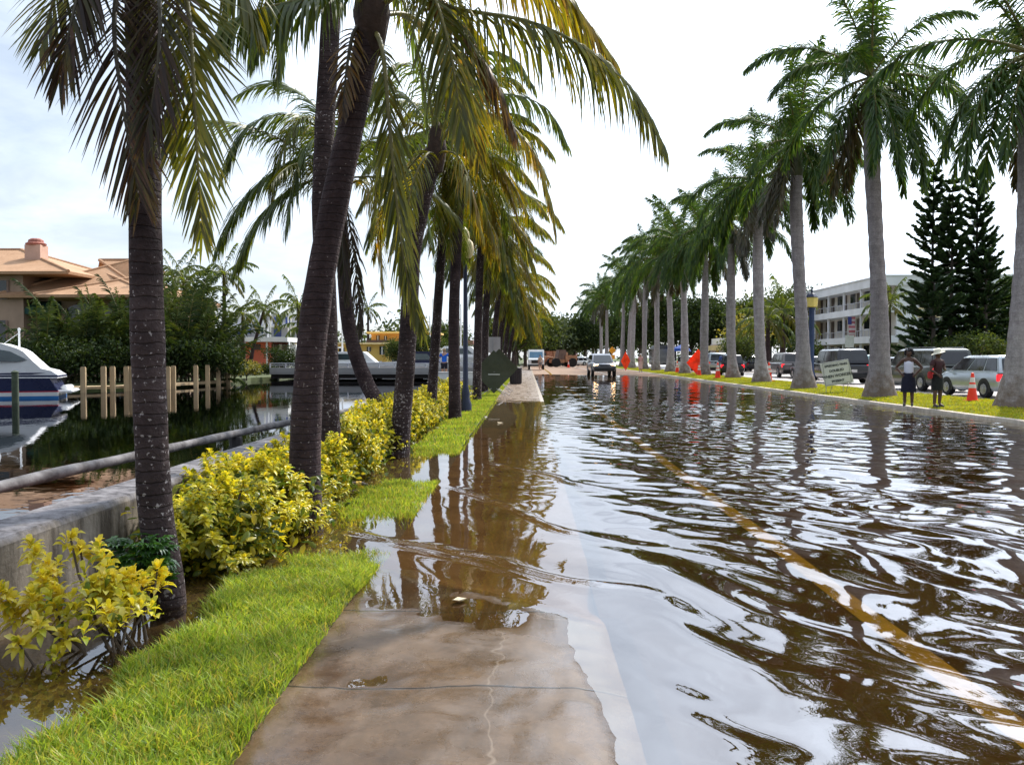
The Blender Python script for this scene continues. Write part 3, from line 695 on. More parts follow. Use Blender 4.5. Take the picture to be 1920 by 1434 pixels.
for i, (bp, d, cp, vp, lab, tm, rr) in enumerate(ROW):
    rg = random.Random(300 + i)
    bpt = at(bp[0], bp[1], d); bpt.z = -.02; cpt = at(cp[0], cp[1], d)
    root = thing("coconut_palm", lab, "palm tree", bpt, 0, "coconut palms in the planting bed by the canal")
    me = trunk_mesh([(0, 0, -.3), (0, 0, .2), at(vp[0], vp[1], d) - bpt, cpt - bpt], rr[0], rr[1], .35, seed=i + 20, hf=.4, n=14); me.materials[0] = tm
    link("trunk", me, root)
    order = [0, 8, 1, 2, 8, 3, 2, 4, 3, 5, 4, 5, 4, 6, 5, 10, 3, 9, 7, 5, 8, 10, 7, 4, 6, 5, 9, 10, 6, 9, 11, 10, 7]
    if d > 60: order = order[:28]
    if d < 23: order = [q for q in order if q not in (7, 9, 11)]
    for j, q in enumerate(order):
        s = rg.uniform(.92, 1.18) * (.86 if d < 23 else 1.0 if d < 60 else 1.1)
        f = link("frond", CF[q], root, cpt - bpt + Vector((0, 0, .1)), (0, rg.uniform(-.1, .1), j * 2.4 + rg.uniform(-.25, .25)))
        f.scale = (s, s, s)

# ------------------------------------------------------------------ royal palms of the median
RG_ = leaf("royal_green", [(0.026, 0.066, 0.012), (0.041, 0.092, 0.016), (0.062, 0.116, 0.016), (0.030, 0.066, 0.016), (0.100, 0.146, 0.016)], .38, .025, .4, 1.5)
RB_ = leaf("royal_brown", [(0.065, 0.058, 0.018), (0.098, 0.072, 0.023), (0.052, 0.039, 0.021), (0.039, 0.052, 0.018)], .28, .05, .4)
def rvar(el, g, L, seed, mt):
    return frond_mesh(arc(0, rad(el), L, g, bendp=1.2), mt, leaflen=.80, n=130, seed=seed, wid=.046, grav=.55, plume=.9, r0=.05, start=.12, ang=(66, 30), rag=.05)
RF = [rvar(84, .45, 3.9, 51, RG_), rvar(64, 1.15, 4.3, 52, RG_), rvar(44, 1.7, 4.5, 53, RG_), rvar(26, 2.0, 4.5, 54, RG_), rvar(6, 2.2, 4.4, 55, RG_),
      rvar(-15, 2.6, 4.3, 56, RG_), rvar(-35, 2.2, 4.2, 57, RG_), rvar(-62, 1.2, 3.9, 58, RB_), rvar(-20, 3.0, 4.2, 59, RG_), rvar(58, 1.9, 4.3, 60, RG_)]
ROY = [ # base px, crown px (where the fronds leave)
 ((1905, 764), (1934, 92), 26.5), ((1649, 744), (1634, 140), 32.5), ((1507, 728), (1492, 262), 42.0), ((1428, 717), (1420, 335), 50.5),
 ((1374, 709), (1368, 410), 59.0), ((1321, 704), (1320, 428), 68.0), ((1284, 701), (1278, 452), 75.5), ((1257, 698), (1254, 478), 83.0)]
ROYL = ["nearest royal palm on the median, thick pale trunk beside the striped cone",
 "royal palm with pale flared trunk standing just left of the woman in white vest", "royal palm on the median just left of the tilted work zone sign",
 "royal palm on the median, in front of the brown pickup with one red light showing", "royal palm on the median, in front of the small black car",
 "royal palm whose trunk hides the right corner of the large orange sign", "royal palm just left of the large orange sign", "royal palm with an orange-brown patch low on its pale trunk",
 "royal palm on the median behind the person in pink, ninth from the right edge", "royal palm on the median, tenth from the right edge", "royal palm just right of the small orange sign, eleventh from the right edge",
 "royal palm behind the small orange sign, twelfth from the right edge", "royal palm right of the yellow warning sign, thirteenth from the right edge", "distant royal palm above the oncoming truck's right side, white trunk",
 "distant royal palm above the middle of the oncoming truck, white trunk", "distant royal palm above the oncoming truck's left side", "farthest royal palm of the median row, left of the oncoming truck"]
pos = []
for bp, cp, d in ROY:
    g = gp(bp[0], bp[1], .12); pos.append((g, at(cp[0], cp[1], g.y)))
for k_, (u, d) in enumerate([(1230, 92), (1208, 100), (1186, 110), (1180, 122), (1166, 132), (1136, 146), (1126, 158), (1112, 172), (1099, 190)]):
    r = at(u, 690, d); z0 = .15; pos.append((Vector((r.x, r.y, z0)), Vector((r.x + .2, r.y, 11.9 + .9 * math.sin(k_ * 2.2)))))
for i, (b, c) in enumerate(pos):
    rg = random.Random(500 + i)
    root = thing("royal_palm", ROYL[i], "palm tree", b, 0, "royal palms along the median")
    hgt = (c - b).length
    path = [(0, 0, -.2)] + [(0, 0, .15)] + [tuple((c - b) * t + Vector((.08 * math.sin(t * 4 + i), 0, 0))) for t in (.25, .5, .75)] + [tuple((c - b) * ((hgt - 1.6) / hgt))]
    mb = MB(); C, L = resample(path, 40); rr = []
    for q in range(40):
        s = q / 39 * L; t = q / 39
        r = .33 - .08 * t + .33 * math.exp(-((s - .0) / .75) ** 1.4) + .05 * math.sin(t * 7 + i) * .5 + .012 * math.sin(s * 9 + i)
        if b.y > 90: r *= .95
        rr.append(r)
    mb.tube([tuple(x) for x in C], rr, 20)
    mb.build("trunk", TR3, root, smooth=True)
    s_ = MB(); top = c - b
    s_.tube([top * ((hgt - 1.75) / hgt), top * ((hgt - 1.5) / hgt), top * ((hgt - .9) / hgt), top * ((hgt - .2) / hgt), top + Vector((0, 0, .25))], [.24, .30, .27, .2, .08], 16)
    s_.build("crownshaft", SHEATH, root, smooth=True)
    order = [0, 1, 9, 2, 1, 3, 2, 4, 9, 3, 5, 4, 6, 5, 3, 6, 7, 8, 4, 7, 6, 5, 6, 8, 7, 5]
    if b.y > 80: order = order[:20]
    for j, q in enumerate(order):
        f = link("frond", RF[q], root, top + Vector((0, 0, -.1)), (rg.uniform(-.08, .08), rg.uniform(-.12, .12), j * 2.4 + i * 1.1 + rg.uniform(-.3, .3)))
        s = rg.uniform(.9, 1.1) * (1.15 if b.y > 60 else 1.08 if b.y > 48 else 1.04); f.scale = (s, s, s)
# ------------------------------------------------------------------ croton hedge and small plants
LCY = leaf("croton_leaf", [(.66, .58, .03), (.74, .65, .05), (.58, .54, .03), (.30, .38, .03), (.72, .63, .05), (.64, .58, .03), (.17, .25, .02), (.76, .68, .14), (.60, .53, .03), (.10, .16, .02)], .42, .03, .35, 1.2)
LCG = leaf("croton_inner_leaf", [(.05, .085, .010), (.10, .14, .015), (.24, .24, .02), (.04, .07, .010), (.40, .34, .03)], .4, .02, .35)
LCB = leaf("croton_bright_leaf", [(.76, .64, .04), (.80, .68, .06), (.70, .60, .03), (.42, .46, .04), (.78, .66, .05), (.80, .70, .16)], .45, .03, .35, 1.25)
LGR = leaf("shrub_leaf", [(.03, .09, .015), (.05, .14, .02), (.02, .06, .012), (.07, .17, .025)], .35, .06, .3)
STEM = plain("stem_bark", (.07, .05, .035), .8, .3, 8)
def leaf_set(P, D, U, ln, wd, rg, droop=.25):
    """folded leaves: P roots, D directions, U rough normals -> verts (k,6,3), faces"""
    k = len(P); D = nrmz(D); S = nrmz(np.cross(D, U)); N = np.cross(S, D)
    ln = np.asarray(ln)[:, None]; wd = np.asarray(wd)[:, None]
    dn = np.array([0, 0, -1.])
    m1 = P + D * ln * .36 + N * ln * .04; m2 = P + D * ln * .70 + N * ln * .03 + dn * ln * droop * .35
    tip = P + D * ln * (1 - droop * .3) + dn * ln * droop
    V = np.stack([P, m1 + S * wd * .46 + N * wd * .2, m1, m1 - S * wd * .46 + N * wd * .2, m2 + S * wd * .40 + N * wd * .18, m2, m2 - S * wd * .40 + N * wd * .18, tip], 1)
    b = np.arange(k)[:, None] * 8
    F3 = np.concatenate([b + q for q in ([0, 2, 1], [0, 3, 2], [1, 2, 4], [2, 5, 4], [2, 3, 5], [3, 6, 5], [4, 5, 7], [5, 6, 7])])
    return V.reshape(-1, 3), F3
def rosettes(C, rg, nl=13, ln=.10, wd=.034, ax=None):
    P = []; D = []; U = []
    for i, c in enumerate(C):
        a = ax[i] if ax is not None else np.array([rg.normal(0, .25), rg.normal(0, .25), 1.])
        a = a / np.linalg.norm(a); e1 = np.cross(a, [1, .3, .2]); e1 /= np.linalg.norm(e1); e2 = np.cross(a, e1)
        for j in range(nl):
            th = j * 2.4 + rg.uniform(-.3, .3); el = rad(75 - 95 * (j / nl)) + rg.normal(0, .15)
            d = (e1 * math.cos(th) + e2 * math.sin(th)) * math.cos(el) + a * math.sin(el)
            P.append(np.asarray(c) - a * .06 * (j / nl)); D.append(d); U.append(a * math.cos(el) - (e1 * math.cos(th) + e2 * math.sin(th)) * math.sin(el))
    k = len(P)
    return leaf_set(np.array(P), np.array(D), np.array(U), ln * rg.uniform(.7, 1.2, k), wd * rg.uniform(.8, 1.2, k), rg)
def croton_mesh(rx, ry, h, n, seed, nl=13, ln=.10, wd=.036):
    rg = np.random.default_rng(seed); C = []; ax = []; inner = []
    while len(C) < n:
        th = rg.uniform(0, 2 * PI); z = rg.uniform(.12, 1) ; rr = math.sqrt(max(0, 1 - ((z - .45) / .62) ** 2))
        if rg.random() > .25 + rr: continue
        lump = 1 + .22 * math.sin(th * 3 + z * 5 + seed) + .12 * math.sin(th * 7 - z * 9)
        q = rr * lump * rg.uniform(.72, 1.05)
        C.append((rx * q * math.cos(th), ry * q * math.sin(th), h * z * (1 + .12 * math.sin(th * 4 + seed)))); ax.append(np.array([math.cos(th) * .7 * rr, math.sin(th) * .7 * rr, .55 + z * .6]))
    V, F3 = rosettes(C, rg, nl, ln, wd, ax)
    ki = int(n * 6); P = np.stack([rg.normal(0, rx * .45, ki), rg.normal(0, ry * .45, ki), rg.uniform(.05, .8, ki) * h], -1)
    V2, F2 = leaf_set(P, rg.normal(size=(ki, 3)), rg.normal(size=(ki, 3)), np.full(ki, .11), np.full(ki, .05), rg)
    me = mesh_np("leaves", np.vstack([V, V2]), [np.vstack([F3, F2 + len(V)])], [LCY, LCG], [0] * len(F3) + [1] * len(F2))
    st = MB()
    for c in C[:: max(1, n // 22)]:
        st.tube([(c[0] * .15, c[1] * .15, -.12), (c[0] * .5, c[1] * .5, c[2] * .45), c], [.012, .009, .005], 6)
    return me, st.mesh("stems", STEM)
CV = [croton_mesh(.52, .52, .84, 300, 3, 15, .088, .032), croton_mesh(.5, .56, .80, 290, 4, 15, .088, .032), croton_mesh(.55, .5, .88, 310, 6, 15, .088, .032)]
HEDGE = [ # X, depth, scale, variant, label
 (-2.42, 6.75, .95, 0, "yellow croton shrub just right of the nearest palm trunk, lowest front bush of the hedge"), (-2.50, 7.75, 1.05, 2, "big yellow croton shrub of the hedge left of the crossing palms"),
 (-2.52, 8.75, 1.03, 1, "yellow croton shrub directly behind the front crossing palm trunk"), (-2.5, 9.95, 1.0, 0, "yellow croton shrub between the two trunks of the crossing pair"),
 (-2.58, 11.7, 1.0, 2, "yellow croton shrub just right of the ringed palm's base"), (-2.62, 12.9, 1.0, 1, "yellow croton shrub left of the swollen palm base"), (-2.6, 14.3, 1.0, 0, "yellow croton shrub behind the palm with the swollen base"),
 (-2.62, 15.9, 1.0, 2, "yellow croton shrub just right of the swollen palm base"), (-2.62, 17.4, 1.05, 1, "yellow croton shrub by the foot of the bowed palm"), (-2.62, 19.0, 1.0, 0, "yellow croton shrub left of the thin leaning palm"),
 (-2.62, 20.6, 1.0, 2, "yellow croton shrub at the foot of the thin leaning palm"), (-2.6, 22.3, 1.0, 1, "yellow croton shrub between the thin leaning palm and the tall straight palm"), (-2.6, 24.4, 1.05, 0, "yellow croton shrub behind the navy lamp post"),
 (-2.55, 26.6, 1.1, 2, "yellow croton shrub just right of the navy lamp post"), (-2.5, 29.2, 1.1, 1, "last yellow croton shrub, left of the dark diamond sign")]
for X, d, s, v, lab in HEDGE:
    rz = random.uniform(0, 6); o = thing("croton_shrub", lab, "shrub", (X, d, -.06), rz, "yellow croton hedge along the wall")
    o.scale = (s, s, s * random.uniform(.95, 1.05) * (.80 if d < 10.5 else .92))
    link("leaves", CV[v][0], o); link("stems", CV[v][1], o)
# the thin straggling shrub in the foreground corner
base = gp(238, 1262, -.07)
tips = [(35, 1205, 4.35), (120, 1188, 4.5), (205, 1150, 4.6), (210, 1092, 4.75), (85, 1092, 4.7), (18, 1128, 4.6), (132, 1008, 5.0), (182, 1024, 5.0), (208, 1066, 4.9), (65, 1040, 4.9), (90, 1060, 4.85), (170, 1100, 4.75),
        (240, 1098, 4.85), (255, 1112, 4.85), (60, 1122, 4.7), (110, 1110, 4.7), (150, 1028, 5.0), (195, 1045, 5.0), (225, 1120, 4.8), (190, 1112, 4.75), (105, 1140, 4.65), (30, 1150, 4.6), (268, 1090, 4.95), (90, 1075, 4.8), (215, 1110, 4.8), (235, 1085, 4.85), (200, 1085, 4.8), (10, 1110, 4.6), (295, 1065, 5.1), (305, 1085, 5.1)]
o = thing("croton_shrub", "straggly yellow croton shrub with bare stems below the concrete wall, nearest the camera", "shrub", base, 0, "yellow croton hedge along the wall")
C = [np.array(at(*t) - base) for t in tips]; rg = np.random.default_rng(5)
C += [C[int(rg.integers(len(C)))] + rg.normal(0, 1, 3) * [.07, .09, .05] for _ in range(13)]
ax = [np.array([rg.normal(0, .35), rg.normal(-.25, .3), 1.]) for _ in C]
V, F3 = rosettes(C, rg, 20, .098, .036, ax)
Cs = [c * rg.uniform(.45, .8) + rg.normal(0, .06, 3) + [0, 0, .05] for c in C for _ in range(2)]
V2, F2 = rosettes(Cs[::2], rg, 7, .085, .034)
link("leaves", mesh_np("leaves", np.vstack([V, V2]), [np.vstack([F3, F2 + len(V)])], [LCB, LCY], [0] * len(F3) + [1] * len(F2)), o)
st = MB()
for i, c in enumerate(C[:30:2]):
    c = Vector(c); r = Vector((rg.normal(0, .12), rg.normal(0, .1), -.05)); m1 = r * .6 + c * .45 + Vector((0, 0, -.1)); m2 = c * .85 + Vector((0, 0, -.1))
    st.tube([r, m1, m2, c], [.012, .009, .007, .005], 6)
st.build("stems", STEM, o)
# leafy green plant by the nearest trunk
b = gp(262, 1150, -.06); b.y = 5.25; b.x = at(262, 1100, 5.25).x
o = thing("leafy_shrub", "dark green leafy shrub with lobed leaves between the nearest trunk and the wall", "shrub", b)
rg = np.random.default_rng(8); P = []; D = []; U = []
for i in range(150):
    th = rg.uniform(0, 2 * PI); q = rg.random() ** .5; c = np.array([.19 * q * math.cos(th), .16 * q * math.sin(th), .24 + .26 * rg.random() + .06 * (1 - q)])
    a = rg.normal(0, .4, 3) + [math.cos(th) * .8, math.sin(th) * .8, .35]
    for j in range(7):
        rot = (j - 3) * .42; s = np.cross(a, [0, 0, 1.]); P.append(c); D.append(a * math.cos(rot) + s * math.sin(rot)); U.append(np.cross(s, a))
k = len(P); V, F3 = leaf_set(np.array(P), np.array(D), np.array(U), .085 * rg.uniform(.7, 1.2, k), np.full(k, .022), rg)
link("leaves", mesh_np("leaves", V, [F3], LGR), o)
st = MB()
for i in range(9): th = i * .7; st.tube([(0, 0, -.05), (.05 * math.cos(th), .05 * math.sin(th), .2), (.14 * math.cos(th), .12 * math.sin(th), .42)], [.010, .008, .004], 6)
st.build("stems", STEM, o)

# ------------------------------------------------------------------ grass
LGA = leaf("grass_blade", [(.17, .28, .03), (.26, .38, .04), (.34, .42, .05), (.08, .15, .02), (.40, .40, .07), (.22, .34, .035), (.42, .33, .10), (.30, .42, .05), (.12, .2, .025)], .42, .015, .45, 1.45)
LGB = leaf("median_blade", [(.26, .32, .015), (.34, .37, .02), (.38, .37, .025), (.22, .28, .015), (.40, .33, .05)], .4, .02, .4, 1.3)
def blades(name, X, Y, Z, hgt, wid, mt, seed, lean=.5):
    rg = np.random.default_rng(seed); k = len(X); th = rg.uniform(0, 2 * PI, k); ph = rg.uniform(0, 2 * PI, k)
    h = hgt * rg.uniform(.45, 1.25, k); ln = h * lean * rg.uniform(.2, 1.4, k)
    sx, sy = np.cos(th) * wid / 2, np.sin(th) * wid / 2; lx, ly = np.cos(ph) * ln, np.sin(ph) * ln
    V = np.zeros((k, 5, 3))
    V[:, 0] = np.stack([X - sx, Y - sy, Z], -1); V[:, 1] = np.stack([X + sx, Y + sy, Z], -1)
    V[:, 2] = np.stack([X + lx * .35 - sx * .8, Y + ly * .35 - sy * .8, Z + h * .6], -1); V[:, 3] = np.stack([X + lx * .35 + sx * .8, Y + ly * .35 + sy * .8, Z + h * .6], -1)
    V[:, 4] = np.stack([X + lx, Y + ly, Z + h], -1)
    b = np.arange(k)[:, None] * 5
    me = mesh_np(name, V.reshape(-1, 3), [b + [0, 1, 3, 2], b + [2, 3, 4]], mt)
    return tag(link(name, me), kind='stuff')
rg = np.random.default_rng(77)
def strip_pts(n, y0, y1, x0=-2.25, x1=-1.10):
    Y = y0 + (y1 - y0) * rg.random(n); X = rg.uniform(x0, x1, n); Z = h_verge(X, Y)
    keep = (Z > -.045 + .02 * rg.random(n)) & (X > -2.05 + .08 * pn(X, Y, 1.2, 61)) & (rg.random(n) < .62 + .38 * pn(X, Y, 1.6, 62))
    return X[keep], Y[keep], np.maximum(Z[keep], -.06)
X, Y, Z = strip_pts(80000, 2.6, 7.4)
g_ = tag(blades("grass", X, Y, Z - .005, .068 * (1 + .35 * pn(X, Y, 2.2, 63)), .0068, LGA, 1, .9), "bright green grass strip between the sidewalk and the flooded bed, nearest the camera", "grass")
X, Y, Z = strip_pts(50000, 7.4, 15); tag(blades("grass", X, Y, Z, .062 + 0 * X, .009, LGA, 2, .7), "half drowned patch of grass beside the flooded sidewalk", "grass")
X, Y, Z = strip_pts(60000, 15, 62); tag(blades("grass", X, Y, Z, .06 + 0 * X, .02, LGA, 3, .6), "dry green grass verge running away beside the sidewalk", "grass")
n = 90000; Y = 16 + 100 * rg.random(n) ** 1.7; X = rg.uniform(KERB + .15, 15.75, n); Z = h_med(X, Y)
tag(blades("grass", X, Y, Z - .005, .055 + 0 * X, .02, LGB, 4, .8), "yellow green lawn of the raised median under the royal palms", "grass")
# ------------------------------------------------------------------ wall, brick deck, canal rail
def m_wall():
    m = NT("stained_concrete"); v = m.coord(); v2 = m.coord('Object', (1, 1.6, .25))
    col = m.ramp(m.noise(v, 2, 6, .65), [(.3, (.15, .125, .10)), (.7, (.27, .235, .195))])
    st = m.ramp(m.noise(v2, 3.2, 5, .6), [(.42, (.16, .14, .125)), (.58, (1, 1, 1))])
    col = m.mix(.85, col, st, 'MULTIPLY')
    sp = m.n('ShaderNodeSeparateXYZ'); m.l(v, sp.inputs[0])
    top = m.ramp(m.math('ADD', sp.outputs[2], m.math('MULTIPLY', m.noise(v, 7, 4), .12)), [(.50, 0), (.56, 1)])
    col = m.mix(.5, col, m.ramp(m.noise(v, 9, 5, .7), [(.35, (.06, .055, .06)), (.6, (.20, .19, .20))])); m.l(top, col.node.inputs[0])
    m.bsdf(col, .85, .2, 0, m.bump(m.noise(v, 24, 5), .4, .02)); return m.mat
MWALL = m_wall()
wl = thing("concrete_wall", "low stained concrete wall between the flooded planting bed and the brick walk", "wall", (-3.2, 1, 0))
mb = MB(); yy = [0, 3, 6, 8, 10, 13, 16, 20, 26, 34, 45]
for a, b in zip(yy[:-1], yy[1:]): mb.prism([(-.17, -.6), (.17, -.6), (.17, .46), (.15, .50), (-.15, .52), (-.17, .5)], 'y', a, b - .006)
mb.build("wall_body", MWALL, wl, bevel=.008)
def m_brick():
    m = NT("brick_paving"); v = m.coord('Object', (1, 1, 1), (0, 0, rad(20)))
    b = m.n('ShaderNodeTexBrick'); m.l(v, b.inputs[0]); b.inputs['Scale'].default_value = 4.5
    b.inputs['Color1'].default_value = (.30, .115, .06, 1); b.inputs['Color2'].default_value = (.38, .17, .10, 1); b.inputs['Mortar'].default_value = (.16, .09, .06, 1)
    b.inputs['Mortar Size'].default_value = .015
    col = m.mix(.6, b.outputs[0], m.ramp(m.noise(v, 2.5, 5), [(.3, .55), (.7, 1.2)]), 'MULTIPLY')
    m.bsdf(col, m.ramp(m.noise(v, 1.6, 4), [(.4, .12), (.6, .6)]), .4); return m.mat
gridobj("brick_path", np.linspace(-6.2, -3.36, 26), prog(-2, 40, .2, .03), lambda x, y: np.interp(x, [-6.2, -5.4, -4.2, -3.3], [-.10, -.03, .02, .03]) + .012 * pn(x, y, .4, 71) - ss(9.6, 12.5, y) * .14, m_brick())
gridobj("canal_edge", np.array([-6.25, -6.2]), np.array([-2, 40.]), lambda x, y: np.where(x < -6.22, -2.2, -.1), M_CONC)
RAILM = plain("weathered_rail", (.07, .06, .065), .75, .4, 5, .5, 14, .3, 0, (.19, .18, .185), (1, 1, 1))
rl = thing("canal_rail", "thick weathered round rail on short dark posts along the canal edge", "railing", at(240, 860, 11))
rl.location.z = 0; rb = rl.location
rp = [(0, 913, 8.6), (120, 884, 9.6), (240, 858, 11), (400, 822, 13.8), (550, 790, 17.2), (640, 773, 20.4), (730, 752, 25), (800, 733, 30), (850, 722, 35)]
pts = [at(*p) - rb for p in rp]; pts = [pts[0] + (pts[0] - pts[1]) * 2.2] + pts
Cc, L = resample(pts, 60); mb = MB(); mb.tube([tuple(c) for c in Cc], [.064 + .005 * math.sin(i * 1.3) for i in range(60)], 12)
mb.build("rail", RAILM, rl, smooth=True)
PDK = plain("dark_post", (.03, .027, .03), .8, .3, 6)
for u, v_, d_ in ((458, 838, 14.8), (655, 790, 21), (700, 778, 23.2), (775, 758, 28), (825, 744, 32)):
    p = at(u, v_, d_); c = min(Cc, key=lambda q: abs(q[1] + rb.y - p.y)); mb = MB()
    mb.lathe([(.11, -.6), (.11, c[2] - .09), (.10, c[2] - .05)], (c[0], c[1], 0), 10); mb.build("rail_post", PDK, rl)

# ------------------------------------------------------------------ generic trees
LT1 = leaf("tree_leaf_dark", [(.016, .032, .008), (.028, .05, .012), (.04, .06, .014), (.02, .036, .012)], .3, .012, .5)
LT2 = leaf("tree_leaf", [(.035, .06, .012), (.055, .085, .016), (.08, .10, .02), (.03, .05, .012)], .35, .015, .5)
LT3 = leaf("tree_leaf_yellow", [(.16, .17, .02), (.22, .2, .025), (.10, .13, .02), (.28, .24, .03)], .35, .04, .4)
LT4 = leaf("tree_leaf_far", [(.05, .075, .03), (.075, .10, .04), (.04, .06, .028)], .25, .02, .5)
BARK = plain("tree_bark", (.07, .055, .045), .9, .35, 3, .5, 12)
def crown_cards(lobes, n, size, seed, up=.3):
    rg = np.random.default_rng(seed); P = []; w_ = np.array([l[3] * l[4] * l[5] for l in lobes]); w_ = w_ / w_.sum()
    # clumps on the lobes' shells, leaf cards in the clumps
    nc = max(12, n // 26); cl = []
    for i in rg.choice(len(lobes), nc, p=w_):
        x, y, z, a, b, c = lobes[i]; d = nrmz(rg.normal(size=3)); r = rg.uniform(.55, 1.05)
        cl.append([x + d[0] * a * r, y + d[1] * b * r, z + d[2] * c * r])
    cl = np.array(cl); ci = rg.integers(0, nc, n)
    P = cl[ci] + rg.normal(size=(n, 3)) * size * 1.5 * [1, 1, .7]
    D = nrmz(rg.normal(size=(n, 3)) + [0, 0, -.2]); U = nrmz(rg.normal(size=(n, 3)) + [0, 0, 1.0])
    return leaf_set(P, D, U, size * rg.uniform(.6, 1.3, n), size * .55 * rg.uniform(.7, 1.2, n), rg, .15)
def tree_meshes(h, rad_, n, size, seed, mt, trunk_h=.3, lob=6, tr=.22):
    rg = np.random.default_rng(seed); lobes = [(0, 0, h * .62, rad_ * .7, rad_ * .7, h * .3)]
    for i in range(lob):
        th = i * 2.4 + rg.uniform(-.4, .4); q = rad_ * rg.uniform(.35, .7)
        lobes.append((q * math.cos(th), q * math.sin(th), h * rg.uniform(.42, .86), rad_ * rg.uniform(.3, .5), rad_ * rg.uniform(.3, .5), h * rg.uniform(.12, .2)))
    V, F3 = crown_cards(lobes, n, size, seed)
    me = mesh_np("crown", V, [F3], mt)
    tm = MB(); tm.tube([(0, 0, -.2), (.03 * h * .2, 0, h * trunk_h), (0, 0, h * .62)], [tr * 1.3, tr, tr * .5], 9)
    for l in lobes[1:5]: tm.tube([(0, 0, h * trunk_h * .9), (l[0] * .5, l[1] * .5, (h * trunk_h + l[2]) / 2), l[:3]], [tr * .6, tr * .4, tr * .15], 6)
    return me, tm.mesh("trunk", BARK, smooth=True)
TV = {'dark': tree_meshes(9, 4.2, 5200, .42, 11, LT1), 'mid': tree_meshes(8, 3.8, 4800, .38, 12, LT2), 'low': tree_meshes(4.5, 3.0, 3000, .3, 13, LT2, .2), 'yellow': tree_meshes(5, 1.8, 1500, .3, 14, LT3),
      'far': tree_meshes(10, 5.5, 3800, .7, 15, LT4), 'bush': tree_meshes(2.6, 2.0, 2200, .22, 16, LT1, .1, 5, .08), 'hedge': tree_meshes(1.6, 1.5, 2200, .16, 17, LT3, .1, 5, .05)}
def tree(kind, label, u, d, base_z=.15, s=1.0, group=None, sz=None, name=None, rz=None):
    r = at(u, HOR, d); o = thing(name or {'bush': 'bush', 'hedge': 'bush', 'low': 'broadleaf_tree'}.get(kind, 'broadleaf_tree'), label, 'bush' if kind in ('bush', 'hedge') else 'tree', (r.x, r.y, base_z), rz if rz is not None else (u * 7.3 + d) % 6.28, group)
    o.scale = (s, s, sz or s); link("crown", TV[kind][0], o); link("trunk", TV[kind][1], o); return o

# ------------------------------------------------------------------ left bank: land, house, palms hedge, dock
def hedge_land(x, y): return .35 + 0 * x
lb = MB(); lb.prism([tuple(at(u, HOR, d).xy) for u, d in ((-400, 36), (120, 43), (300, 47), (430, 51), (470, 58), (520, 62), (545, 72), (640, 100), (900, 140), (985, 160))] + [(-3.2, 400), (-500, 400), (-500, 36)], 'z', -2, .2)
tag(lb.build("left_bank", plain("bank_grass", (.06, .075, .02), .9, .4, .6)), kind='structure')
def m_roof():
    m = NT("roof_tiles"); v = m.coord()
    col = m.ramp(m.noise(v, .8, 5), [(.3, (.36, .205, .115)), (.7, (.47, .285, .17))]); col = m.mix(.5, col, m.ramp(m.noise(v, 9, 3), [(.3, .75), (.7, 1.2)]), 'MULTIPLY')
    sp = m.n('ShaderNodeSeparateXYZ'); m.l(v, sp.inputs[0])
    rows = m.math('FRACT', m.math('MULTIPLY', sp.outputs[2], 6.5))
    col = m.mix(.3, col, m.ramp(rows, [(0, .45), (.25, 1)]), 'MULTIPLY')
    m.bsdf(col, .8, .2, 0, m.bump(rows, .6, .05)); return m.mat
ROOF = m_roof(); STUC = plain("house_stucco", (.34, .235, .17), .85, .15, 1.2, .15, 30); GLD = plain("dark_glass", (.015, .018, .022), .08, .2, 2, spec=.6)
TRIM = plain("house_trim", (.20, .13, .10), .7, .2, 2); AWN = plain("green_awning", (.008, .045, .035), .7, .2, 2); CHIM = plain("chimney_stucco", (.52, .33, .25), .85, .12, 1.5)
HD = 56.0
def hX(u, d=HD): return at(u, HOR, d).x
def hZ(v, d=HD): return at(700, v, d).z
hs = thing("brick_house", "large stucco villa with terracotta tiled hip roofs and a chimney across the canal", "house", (hX(20), HD, .32)); hs.name = "stucco_house"
hb = hs.location
def hp(mb): return mb
def hip(mb, x0, x1, y0, y1, z0, z1, ov=.5, ridge=None):
    x0 -= ov; x1 += ov; y0 -= ov; y1 += ov; w_ = (y1 - y0) / 2; ym = (y0 + y1) / 2
    ra, rb_ = (x0 + w_, x1 - w_) if ridge is None else ridge
    V = [(x0, y0, z0), (x1, y0, z0), (x1, y1, z0), (x0, y1, z0), (ra, ym, z1), (rb_, ym, z1)]
    mb.add(V + [(p[0], p[1], p[2] - .18) for p in V[:4]], [(0, 1, 5, 4), (2, 3, 4, 5), (1, 2, 5), (3, 0, 4), (9, 8, 7, 6), (0, 6, 7, 1), (1, 7, 8, 2), (2, 8, 9, 3), (3, 9, 6, 0)])
    for a, b in ((0, 4), (1, 5), (2, 5), (3, 4), (4, 5)): mb.tube([V[a], V[b]], .12, 6)
X0, X1 = hX(-260) - hb.x, hX(60) - hb.x            # tall left block
Z = lambda v: hZ(v) - hb.z
mb = MB(); mb.bbox((X0, 0, -.3), (X1 - .5, 10, Z(512))); mb.bbox((X1 - .5, 1.2, -.3), (hX(300) - hb.x, 10, Z(556))); mb.build("wall", STUC, hs)
mb = MB(); hip(mb, X0, X1 + 2.0, 0, 10.5, Z(510), Z(448), .9, ridge=(X0 + 5, hX(-45) - hb.x)); r1 = mb.build("roof", ROOF, hs)
mb = MB(); hip(mb, X1 - 1.2, hX(262) - hb.x, .4, 11, Z(553), Z(468), .9); mb.build("roof", ROOF, hs)
mb = MB(); hip(mb, hX(120) - hb.x, hX(296) - hb.x, -1.5, 9.0, Z(556), Z(500), .7); mb.build("roof", ROOF, hs)
mb = MB(); cxh = hX(27) - hb.x; mb.bbox((cxh - .5, 2.2, Z(505)), (cxh + .55, 3.2, Z(449))); ch = mb.build("chimney", CHIM, hs)
